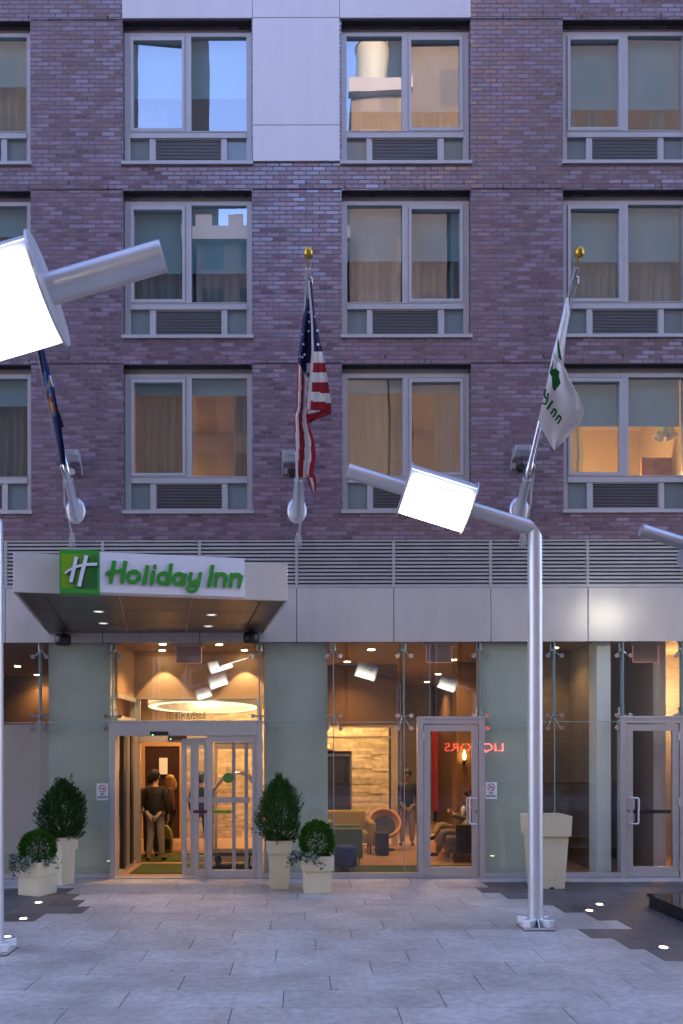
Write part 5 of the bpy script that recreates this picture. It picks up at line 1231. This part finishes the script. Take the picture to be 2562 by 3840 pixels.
def at(dx, dy): return on_floor(dx, dy, .005)
p = at(357, 1976); k_ = (PZ(1769, p.y))  # man in the dark jacket, seen from behind
person(p, R(172), k_, dict(head=(.02,-.02,1.65), crown=(.02,-.01,1.71), jaw=(.015,-.04,1.57), wrL=(.20,-.14,.98), elL=(.25,.02,1.15), fdL=(-.1,-.8,-.3), hipL=(.10,0,.88), anL=(.13,.05,.09), toL=(.16,-.10,.04), anR=(-.12,-.03,.09), toR=(-.15,-.18,.04)), 'person in a dark jacket and grey jeans seen from behind in the entrance', M['skin'], M['coat'], M['jean'], M['hair_dark'])
p = at(389, 1948); person(p, R(-70), PZ(1781, p.y), dict(wrL=(.12,-.18,1.08), elL=(.24,-.03,1.14), wrR=(-.12,-.2,1.06), elR=(-.24,-.03,1.14), fdL=(-.6,-.6,0), fdR=(.6,-.6,0)), 'blond person in a brown jacket smiling beside the dark wooden door', M['skin'], M['brownjacket'], M['coat'], M['hair_blond'], 'long', shirt=M['cloth_white'])
p = at(460, 1953); person(p, R(170), PZ(1776, p.y), dict(anL=(.16,.0,.09), toL=(.19,-.13,.04), anR=(-.16,0,.09), toR=(-.19,-.13,.04), knL=(.13,0,.49), knR=(-.13,0,.49)), 'person in navy jacket and dark jeans standing behind the sliding glass', M['skin'], M['charcoal'], M['bluejean'], M['hair_dark'])
p = at(935, 1941); person(p, R(-8), PZ(1768, p.y), dict(wrR=(-.16,-.16,1.0), fdR=(.5,-.6,-.2), anR=(-.13,0,.09), toR=(-.16,-.14,.04)), 'person in dark jacket and khaki trousers standing beyond the round chair', M['skin_dark'], M['coat'], M['khaki'], M['hair_dark'])
p = at(341, 1972); person(p+Vector((-.02,.35,0)), R(180), PZ(1778, p.y+.2), dict(), 'person in black almost hidden behind the one in grey jeans', M['skin'], M['coat'], M['charcoal'], M['hair_dark'])
# seated man on the lobby sofa, facing the street side of the lobby
SO = Vector((2.56, 1.60, .005))
ps = Vector((2.90, 2.02, .005))
person(ps, R(-82), 1.62, dict(pelvis=(0,0,.52), belly=(0,.05,.66), chest=(0,.12,.86), neck0=(0,.14,1.03), neck=(0,.12,1.09), jaw=(0,.09,1.155), head=(0,.105,1.235), crown=(0,.115,1.295), nose=(0,-.005,1.195), chin=(0,.03,1.13),
       shL=(.17,.14,.99), shR=(-.17,.14,.99), elL=(.25,-.02,.78), elR=(-.25,-.02,.78), wrL=(.06,-.20,.86), wrR=(-.06,-.20,.86), fdL=(-.6,-.5,.5), fdR=(.6,-.5,.5),
       hipL=(.09,-.02,.50), knL=(.10,-.44,.55), anL=(.05,-.52,.14), toL=(.05,-.68,.10), hipR=(-.09,-.02,.50), knR=(-.13,-.42,.66), anR=(.12,-.62,.48), toR=(.17,-.74,.42)),
       'person with glasses in an olive jacket sitting cross legged on the sofa', M['skin'], M['olivejacket'], M['khaki'], M['hair_dark'], 'short', True, True, M['cloth_white'])
# backpack
p = at(376, 1955); e = thing('backpack', p, 'yellow green and black backpack standing on the lobby floor between two people', 'backpack')
m = MB(); m.prism([(-.15,0),(.15,0),(.17,.2),(.14,.42),(.06,.52),(-.06,.52),(-.14,.42),(-.17,.2)], -.1, .1, 0, lambda u, v, w_: p+Vector((u, w_, v))); m.build('bag', M['backpack'], e, bevel=.03)
m = MB(); m.box(p.x-.02, p.x+.15, p.y-.15, p.y-.10, .06, .28); m.build('pocket', M['black'], e, bevel=.02)
m = MB(); m.tube([p+Vector((-.05,0,.52)), p+Vector((-.03,0,.57)), p+Vector((.03,0,.57)), p+Vector((.05,0,.52))], .012, 6); m.build('handle', M['black'], e)
# ------------------------------------------------------------------ luggage cart
c0 = Vector((-1.13, 1.05, .005)); e = thing('luggage_cart', c0, 'chrome luggage cart with arched rails standing behind the sliding door', 'cart')
m = MB(); m.box(c0.x-.40, c0.x+.42, c0.y-.27, c0.y+.27, .25, .29); m.build('deck', M['charcoal'], e, bevel=.01)
m = MB(); m.box(c0.x-.42, c0.x+.44, c0.y-.29, c0.y+.29, .235, .255); m.build('bumper', M['black'], e, bevel=.01)
for yy in (-.2, .2):
    q = MB(); X = c0.x; Y = c0.y+yy
    q.tube([(X-.36,Y,.29),(X-.36,Y,1.15),(X-.33,Y,1.28),(X-.22,Y,1.42),(X-.10,Y,1.54),(X,Y,1.58),(X+.16,Y,1.58),(X+.27,Y,1.53),(X+.36,Y,1.40),(X+.38,Y,1.2),(X+.38,Y,.29)], .022, 12); q.build('arched_rail', M['chrome'], e)
q = MB(); q.tube([(c0.x+.08,c0.y-.2,1.58),(c0.x+.08,c0.y+.2,1.58)], .02, 10); q.build('hanging_bar', M['chrome'], e)
for sx_ in (-.30, .34):
    for sy_ in (-.2, .2):
        q = MB(); q.cyl((c0.x+sx_, c0.y+sy_-.025, .105), (c0.x+sx_, c0.y+sy_+.025, .105), .10, n=24); w_ = q.build('wheel', M['black'], e)
        q = MB(); q.cyl((c0.x+sx_, c0.y+sy_-.03, .105), (c0.x+sx_, c0.y+sy_+.03, .105), .045, n=20); q.build('hub', M['grille'], w_)
        q = MB(); q.box(c0.x+sx_-.03, c0.x+sx_+.03, c0.y+sy_-.04, c0.y+sy_-.032, .1, .235); q.box(c0.x+sx_-.03, c0.x+sx_+.03, c0.y+sy_+.032, c0.y+sy_+.04, .1, .235); q.build('fork', M['chrome'], w_)
# ------------------------------------------------------------------ lounge furniture
def rbox(par, name, b, mt, r=.03): q = MB(); q.box(*b); return q.build(name, M[mt], par, bevel=r)
p = at(793, 1998); e = thing('ottoman', p, 'round blue upholstered stool standing just inside the glass', 'stool')
m = MB(); m.lathe([(.001,.07),(.16,.07),(.18,.09),(.185,.36),(.17,.40),(.001,.405)], p, 28); m.build('seat', M['blue'], e)
for a in range(4):
    q = MB(); t = a*1.571+.5; q.cyl(p+Vector((.12*math.cos(t),.12*math.sin(t),.07)), p+Vector((.13*math.cos(t),.13*math.sin(t),0)), .012, .009, 8); q.build('leg', M['chrome'], e)
p = Vector((.80, 1.45, .005)); e = thing('armchair', p, 'olive green armchair with thin piping standing behind the blue stool', 'armchair')
X, Y = p.x, p.y
rbox(e, 'side_panel', (X-.38, X+.26, Y-.06, Y+.02, .10, .62), 'olive', .025); rbox(e, 'side_panel', (X-.38, X+.26, Y+.58, Y+.66, .10, .62), 'olive', .025)
rbox(e, 'seat', (X-.38, X+.22, Y+.025, Y+.575, .12, .42), 'olive', .03); rbox(e, 'backrest', (X-.38, X-.24, Y+.025, Y+.575, .43, .72), 'olive', .03)
q = MB(); q.tube([(X-.37,Y-.065,.115),(X-.37,Y-.065,.61),(X+.25,Y-.065,.61),(X+.25,Y-.065,.115)], .008, 6); q.build('piping', M['yellow'], e)
for sx_ in (-.33, .20):
    for sy_ in (0, .6): q = MB(); q.cyl((X+sx_,Y+sy_,0.005),(X+sx_,Y+sy_,.11), .012, .016, 8); q.build('leg', M['chrome'], e)
p = Vector((.85, 3.0, .005)); X, Y = p.x, p.y; e = thing('tufted_sofa', p, 'mustard yellow sofa with buttoned back facing the street', 'sofa')
rbox(e, 'seat', (X-.65, X+.42, Y-.3, Y+.28, .20, .42), 'yellow', .04); rbox(e, 'backrest', (X-.65, X+.42, Y+.285, Y+.42, .30, .78), 'yellow', .04)
rbox(e, 'armrest', (X+.425, X+.56, Y-.3, Y+.42, .16, .60), 'yellow', .04); rbox(e, 'armrest', (X-.79, X-.655, Y-.3, Y+.42, .16, .60), 'yellow', .04)
for i in range(5):
    for j in range(2): q = MB(); q.ball((X-.5+i*.2, Y+.282, .52+j*.14), .017, 8, 0, (1,.5,1)); q.build('button', M['yellow'], e)
for sx_ in (-.68, .46):
    for sy_ in (-.24, .34): q = MB(); q.cyl((X+sx_,Y+sy_,0.005),(X+sx_,Y+sy_,.2), .014, .02, 8); q.build('leg', M['black'], e)
rbox(thing('side_table', (1.48, 2.55, 0), 'dark cube shaped side table beside the mustard sofa', 'table'), 'body', (1.40, 1.62, 2.45, 2.8, .006, .42), 'charcoal', .01)
# bowl chair
p = at(882, 1951); e = thing('bowl_chair', p, 'round copper coloured bowl chair on a black pedestal', 'chair'); Mr = (Matrix.Rotation(R(52), 3, 'X'))
cc_ = p+Vector((.0,.02,.50)); m = MB()
prof = [(.001,-.20),(.14,-.185),(.25,-.13),(.315,-.04),(.335,.04),(.325,.075),(.295,.075),(.275,.03),(.255,-.02),(.20,-.09),(.11,-.135),(.001,-.145)]
m.lathe(prof, cc_, 36, 0, Mr); m.build('bowl_seat', M['wicker'], e)
m = MB(); m.lathe([(.001,-.14),(.10,-.13),(.19,-.085),(.215,-.05),(.19,-.04),(.09,-.085),(.001,-.095)], cc_, 28, 0, Mr); m.build('cushion', M['charcoal'], e)
m = MB(); m.lathe([(.001,.0),(.20,.0),(.20,.015),(.10,.035),(.04,.09),(.028,.18),(.028,.36),(.001,.36)], p, 28); m.build('pedestal', M['black'], e)
# big sofa under the reader
e = thing('lounge_sofa', SO, 'brown sofa with charcoal end panel under the seated reader', 'sofa'); X, Y = SO.x, SO.y
rbox(e, 'end_panel', (X+.12, X+.60, Y-.06, Y+.02, .17, .66), 'charcoal', .02); rbox(e, 'base', (X, X+.60, Y+.025, Y+1.5, .17, .30), 'grey', .02)
for a, b in ((.03,.74), (.745,1.48)): rbox(e, 'seat_cushion', (X-.02, X+.45, Y+a, Y+b, .302, .45), 'grey', .04)
rbox(e, 'backrest', (X+.455, X+.60, Y+.025, Y+1.5, .31, .74), 'grey', .04)
for sx_ in (.05, .55):
    for sy_ in (0, 1.44): q = MB(); q.box(X+sx_-.015, X+sx_+.015, Y+sy_-.015, Y+sy_+.015, .006, .169); q.build('leg', M['chrome'], e)
e = thing('yellow_seat', (3.42,1.5,0), 'lime yellow upholstered seat wedged beside the brown sofa', 'seat')
rbox(e, 'cushion', (3.24, 3.60, 1.35, 2.1, .30, .46), 'yellow', .04); rbox(e, 'side_panel', (3.24, 3.60, 1.25, 1.345, .14, .70), 'yellow', .03); rbox(e, 'base', (3.26, 3.58, 1.35, 2.1, .14, .295), 'yellow', .02)
for sx_ in (3.29, 3.55): q = MB(); q.cyl((sx_,1.30,.006),(sx_,1.30,.14), .013, n=8); q.build('leg', M['black'], e)
pm_, pt_, pb_, pN, pL = nt('leaf_pattern'); pw_ = pN.new('ShaderNodeTexWave'); pw_.inputs['Scale'].default_value = 6; pw_.inputs['Distortion'].default_value = 9; pr_ = pN.new('ShaderNodeValToRGB'); pc_ = pN.new('ShaderNodeTexCoord')
pL.new(pc_.outputs['Object'], pw_.inputs['Vector']); pL.new(pw_.outputs['Color'], pr_.inputs[0]); pr_.color_ramp.interpolation = 'CONSTANT'
for i, (q_, c_) in enumerate(((0,(.5,.45,.35,1)), (.45,(.03,.05,.02,1)))): pr_.color_ramp.elements[i].position = q_; pr_.color_ramp.elements[i].color = c_
k_ = pr_.color_ramp.elements.new(.7); k_.color = (.22,.26,.03,1); pL.new(pr_.outputs[0], pb_.inputs['Base Color']); pb_.inputs['Roughness'].default_value = .85; M['leafcloth'] = pm_
for (x, y, z, ry, lab) in ((2.88,1.80,.60,R(25),'leaf patterned cushion leaning beside the seated reader'), (3.04,1.72,.57,R(32),'striped pale cushion at the end panel of the brown sofa')):
    m = MB(); m.ball((0,0,0), .17, 16, 0, (.34,1,1))
    for i, v in enumerate(m.v):
        v = Vector(v); v.y = math.copysign(abs(v.y/.17)**.55*.17, v.y); v.z = math.copysign(abs(v.z/.17)**.55*.17, v.z); m.v[i] = tuple(Matrix.Translation((x,y,z)) @ Matrix.Rotation(ry,4,'Y') @ v)
    tag(m.build('cushion', M['leafcloth'] if x < 3 else M['sheer']), lab, 'cushion')
# emergency light and handrail of the stair lobby
e = thing('emergency_light', (PX(1480,2.2), 2.2, PZ(1770,2.2)), 'long rounded emergency light unit with a red spark on the dark stair wall', 'lamp')
Y = 2.26; m = MB(); m.prism([(0,0),(.12,0),(.12,.24),(.05,.24),(-.03,.18),(-.06,.10)], PX(1440,Y), PX(1486,Y)+.01, 0, lambda u, v, w_: Vector((w_, Y-.09+u, PZ(1803,Y)+v))); m.build('housing', M['beige'], e, bevel=.01)
q = MB(); q.ball((PX(1471,Y), Y-.13, PZ(1800,Y)), .012, 8); q.build('indicator_light', M['redled'], e)
e = thing('stair_handrail', (5.2, 1.9, .5), 'black sloping handrail on the wall of the stair lobby', 'handrail')
q = MB(); a, b = P(1449, 1985, 1.2), P(1523, 1890, 2.1); q.tube([a, b], .025, 10); q.build('rail', M['black'], e)
q = MB(); t = a.lerp(b, .62); q.tube([t, t+Vector((.03,.03,-.06)), t+Vector((.06,.12,-.08))], .012, 8); q.build('bracket', M['black'], e)

# ------------------------------------------------------------------ across the street (seen in the glass)
def tower_mat(name, wall, win, sx=2.2, sz=3.2):
    m, t, b, N, L = nt(name); co = N.new('ShaderNodeTexCoord'); sp = N.new('ShaderNodeSeparateXYZ'); L.new(co.outputs['Object'], sp.inputs[0])
    ad = N.new('ShaderNodeMath'); ad.operation = 'ADD'; L.new(sp.outputs['X'], ad.inputs[0]); L.new(sp.outputs['Y'], ad.inputs[1]); cb = N.new('ShaderNodeCombineXYZ'); L.new(ad.outputs[0], cb.inputs['X']); L.new(sp.outputs['Z'], cb.inputs['Y'])
    br = N.new('ShaderNodeTexBrick'); br.offset = 0; br.inputs['Scale'].default_value = 1; br.inputs['Brick Width'].default_value = sx; br.inputs['Row Height'].default_value = sz; br.inputs['Mortar Size'].default_value = .52; br.inputs['Mortar Smooth'].default_value = 0
    br.inputs['Color1'].default_value = (*win,1); br.inputs['Color2'].default_value = (win[0]*1.6,win[1]*1.6,win[2]*1.6,1); br.inputs['Mortar'].default_value = (*wall,1)
    L.new(cb.outputs[0], br.inputs['Vector']); L.new(br.outputs['Color'], b.inputs['Base Color']); b.inputs['Roughness'].default_value = .8; return m
def block(x0, x1, y0, y1, h, mt, lab, name='street_building', cren=False):
    e = thing(name, ((x0+x1)/2, y1, 0), lab, 'building', 'buildings across the street'); m = MB(); m.box(x0, x1, y0, y1, 0, h); m.build('wall', mt, e)
    m = MB(); m.box(x0-.2, x1+.2, y1, y1+.4, h-.6, h+.15)
    if cren:
        x = x0
        while x < x1-1: m.box(x, x+.9, y1-.2, y1+.3, h+.15, h+.9); x += 1.8
    m.build('cornice', M['beige'], e); return e
tm1, tm2, tm3 = tower_mat('far_facade_brown', (.13,.10,.09), (.03,.035,.04)), tower_mat('far_facade_tan', (.40,.30,.20), (.05,.05,.05), 3.1, 3.4), tower_mat('far_facade_grey', (.055,.048,.04), (.03,.03,.032))
block(-6.4, 2.5, -44, -33, 31.4, tm1, 'low brown building with notched parapet across the street', cren=True)
block(-24, -6.7, -46, -33, 62, tm3, 'tall grey building across the street facing the hotel')
block(5.8, 9.0, -48, -33.4, 62, tower_mat('far_facade_sand', (.24,.165,.10), (.16,.115,.08)), 'tall sand coloured building beside the roof tank')
block(2.7, 5.7, -48, -33.5, 40.4, tower_mat('far_facade_blank', (.30,.21,.125), (.26,.18,.11)), 'tan brick building with a roof tank across the street')
block(9.2, 30, -60, -33.2, 64, tower_mat('far_facade_dark', (.035,.035,.04), (.02,.024,.03)), 'tall dark building rising beside the roof tank')
block(-60, -25, -44, -34, 30, tm2, 'broad tan building far along the street')
block(31, 66, -44, -34, 26, tm1, 'broad brown building at the end of the street')
e = thing('water_tank', (4.0, -35.2, 40.4), 'round wooden roof tank on the tan building across the street', 'tank')
m = MB(); m.cyl((4.0,-35.2,41.0), (4.0,-35.2,43.9), 1.0, n=24); m.lathe([(1.05,43.9),(.95,44.3),(.6,44.7),(.01,44.9)], (4.0,-35.2,0), 24); m.build('vessel', M['cream'], e)
for a in range(4): q = MB(); t = a*1.571+.7; q.cyl((4+.7*math.cos(t),-35.2+.7*math.sin(t),40.4),(4+.7*math.cos(t),-35.2+.7*math.sin(t),41.0), .10, n=8); q.build('leg', M['black'], e)
# neon shop sign opposite
e = thing('neon_sign', (9.3, -30.6, 2), 'red neon shop sign on a dark shopfront across the street', 'sign')
text_mesh('lettering', 'LIQUORS', .62, Matrix.Translation((9.3,-30.5,1.98)) @ Matrix.Rotation(R(180),4,'Z') @ Matrix.Rotation(R(90),4,'X'), M['neon'], e, .01, sx=1.25, offset=-.004)
q = MB(); q.box(6.6, 12, -33, -30.7, 1.4, 2.6); q.build('backing', M['black'], e)
for q_ in ((2.6, 6.4), (12.2, 16)): pass
e = thing('shop_sign', (3.6, -30.7, 2.3), 'yellow shop sign above a shopfront across the street', 'sign')
q = MB(); q.box(1.4, 5.4, -31, -30.7, 2.05, 2.75); q.build('panel', mat('yellow_sign', (.45,.30,.02), .5), e)
text_mesh('lettering', 'CHECKS CASHED', .42, Matrix.Translation((3.4,-30.69,2.4)) @ Matrix.Rotation(R(180),4,'Z') @ Matrix.Rotation(R(90),4,'X'), M['navy'], e, .004)
# more lamps further along the plaza (seen in the glass)
for (x, y, dirx, tilt, lab) in ((1.9, -15.0, 1, R(-17), 'a'), (5.9, -20.5, -1, R(17), 'b'), (-2.6, -14.6, -1, R(17), 'c'), (-3.4, -19.0, -1, R(17), 'd'), (-4.6, -26.5, -1, R(17), 'e')):
    pass
lamp((3.3, -14.6, 0), 4.25, -1, R(17), 1, 'silver lamp post out on the plaza in line with the empty planter')
lamp((7.0, -20.0, 0), 4.25, -1, R(17), 1, 'silver lamp post by the street on the side of the empty planter')
lamp((-3.5, -11.8, 0), 4.25, 1, R(17), 1, 'silver lamp post out on the plaza in line with the ivy planter')
lamp((-4.2, -18.0, 0), 4.25, 1, R(17), 1, 'silver lamp post halfway to the street in line with the ivy planter')
lamp((-5.6, -25.0, 0), 4.25, 1, R(17), 1, 'silver lamp post by the street on the side of the ivy planter')

# ------------------------------------------------------------------ light
SUN_EL, SUN_AZ = R(19), R(8)      # low sun behind the hotel
wd = bpy.data.worlds.new('World'); scn.world = wd; wd.use_nodes = True; t = wd.node_tree; N, L = t.nodes, t.links
sky = N.new('ShaderNodeTexSky'); sky.sky_type = 'NISHITA'; sky.sun_disc = False; sky.sun_elevation = SUN_EL; sky.sun_rotation = SUN_AZ; sky.ozone_density = 3.2; sky.air_density = 1.0; sky.dust_density = .6
tv = N.new('ShaderNodeVectorMath'); tv.operation = 'MULTIPLY'; tv.inputs[1].default_value = SKY_TINT if 'SKY_TINT' in globals() else (1.13, .93, 1.06)
L.new(sky.outputs[0], tv.inputs[0]); L.new(tv.outputs[0], N['Background'].inputs[0]); N['Background'].inputs[1].default_value = .15
sl = bpy.data.lights.new('Sun', 'SUN'); sl.energy = 1.0; sl.angle = R(.5); sl.color = (1, .78, .52)
so = bpy.data.objects.new('Sun', sl); COL.objects.link(so)
sd = Vector((math.sin(SUN_AZ)*math.cos(SUN_EL), math.cos(SUN_AZ)*math.cos(SUN_EL), math.sin(SUN_EL)))
so.rotation_euler = sd.to_track_quat('Z', 'Y').to_euler(); so.location = (0, 60, 60)
# ------------------------------------------------------------------ camera
cam = bpy.data.cameras.new('Camera'); co_ = bpy.data.objects.new('Camera', cam); COL.objects.link(co_)
co_.location = (0, -DIST, EYE); co_.rotation_euler = (R(90), R(.12), 0)
cam.sensor_width = 36; cam.sensor_fit = 'AUTO'; cam.lens = FPX/2350*36; cam.shift_x = (784-VX)/2350; cam.shift_y = (VY-1175)/2350; cam.clip_end = 500; cam.clip_start = .1
scn.camera = co_
scn.view_settings.view_transform = 'Standard'; scn.view_settings.look = 'None'; scn.view_settings.exposure = 3.02; scn.view_settings.gamma = 1
scn.cycles.max_bounces = 8; scn.cycles.transparent_max_bounces = 24; scn.cycles.glossy_bounces = 4; scn.cycles.diffuse_bounces = 4; scn.cycles.transmission_bounces = 6
scn.cycles.caustics_reflective = False; scn.cycles.caustics_refractive = False; scn.cycles.sample_clamp_indirect = 6; scn.cycles.use_denoising = True
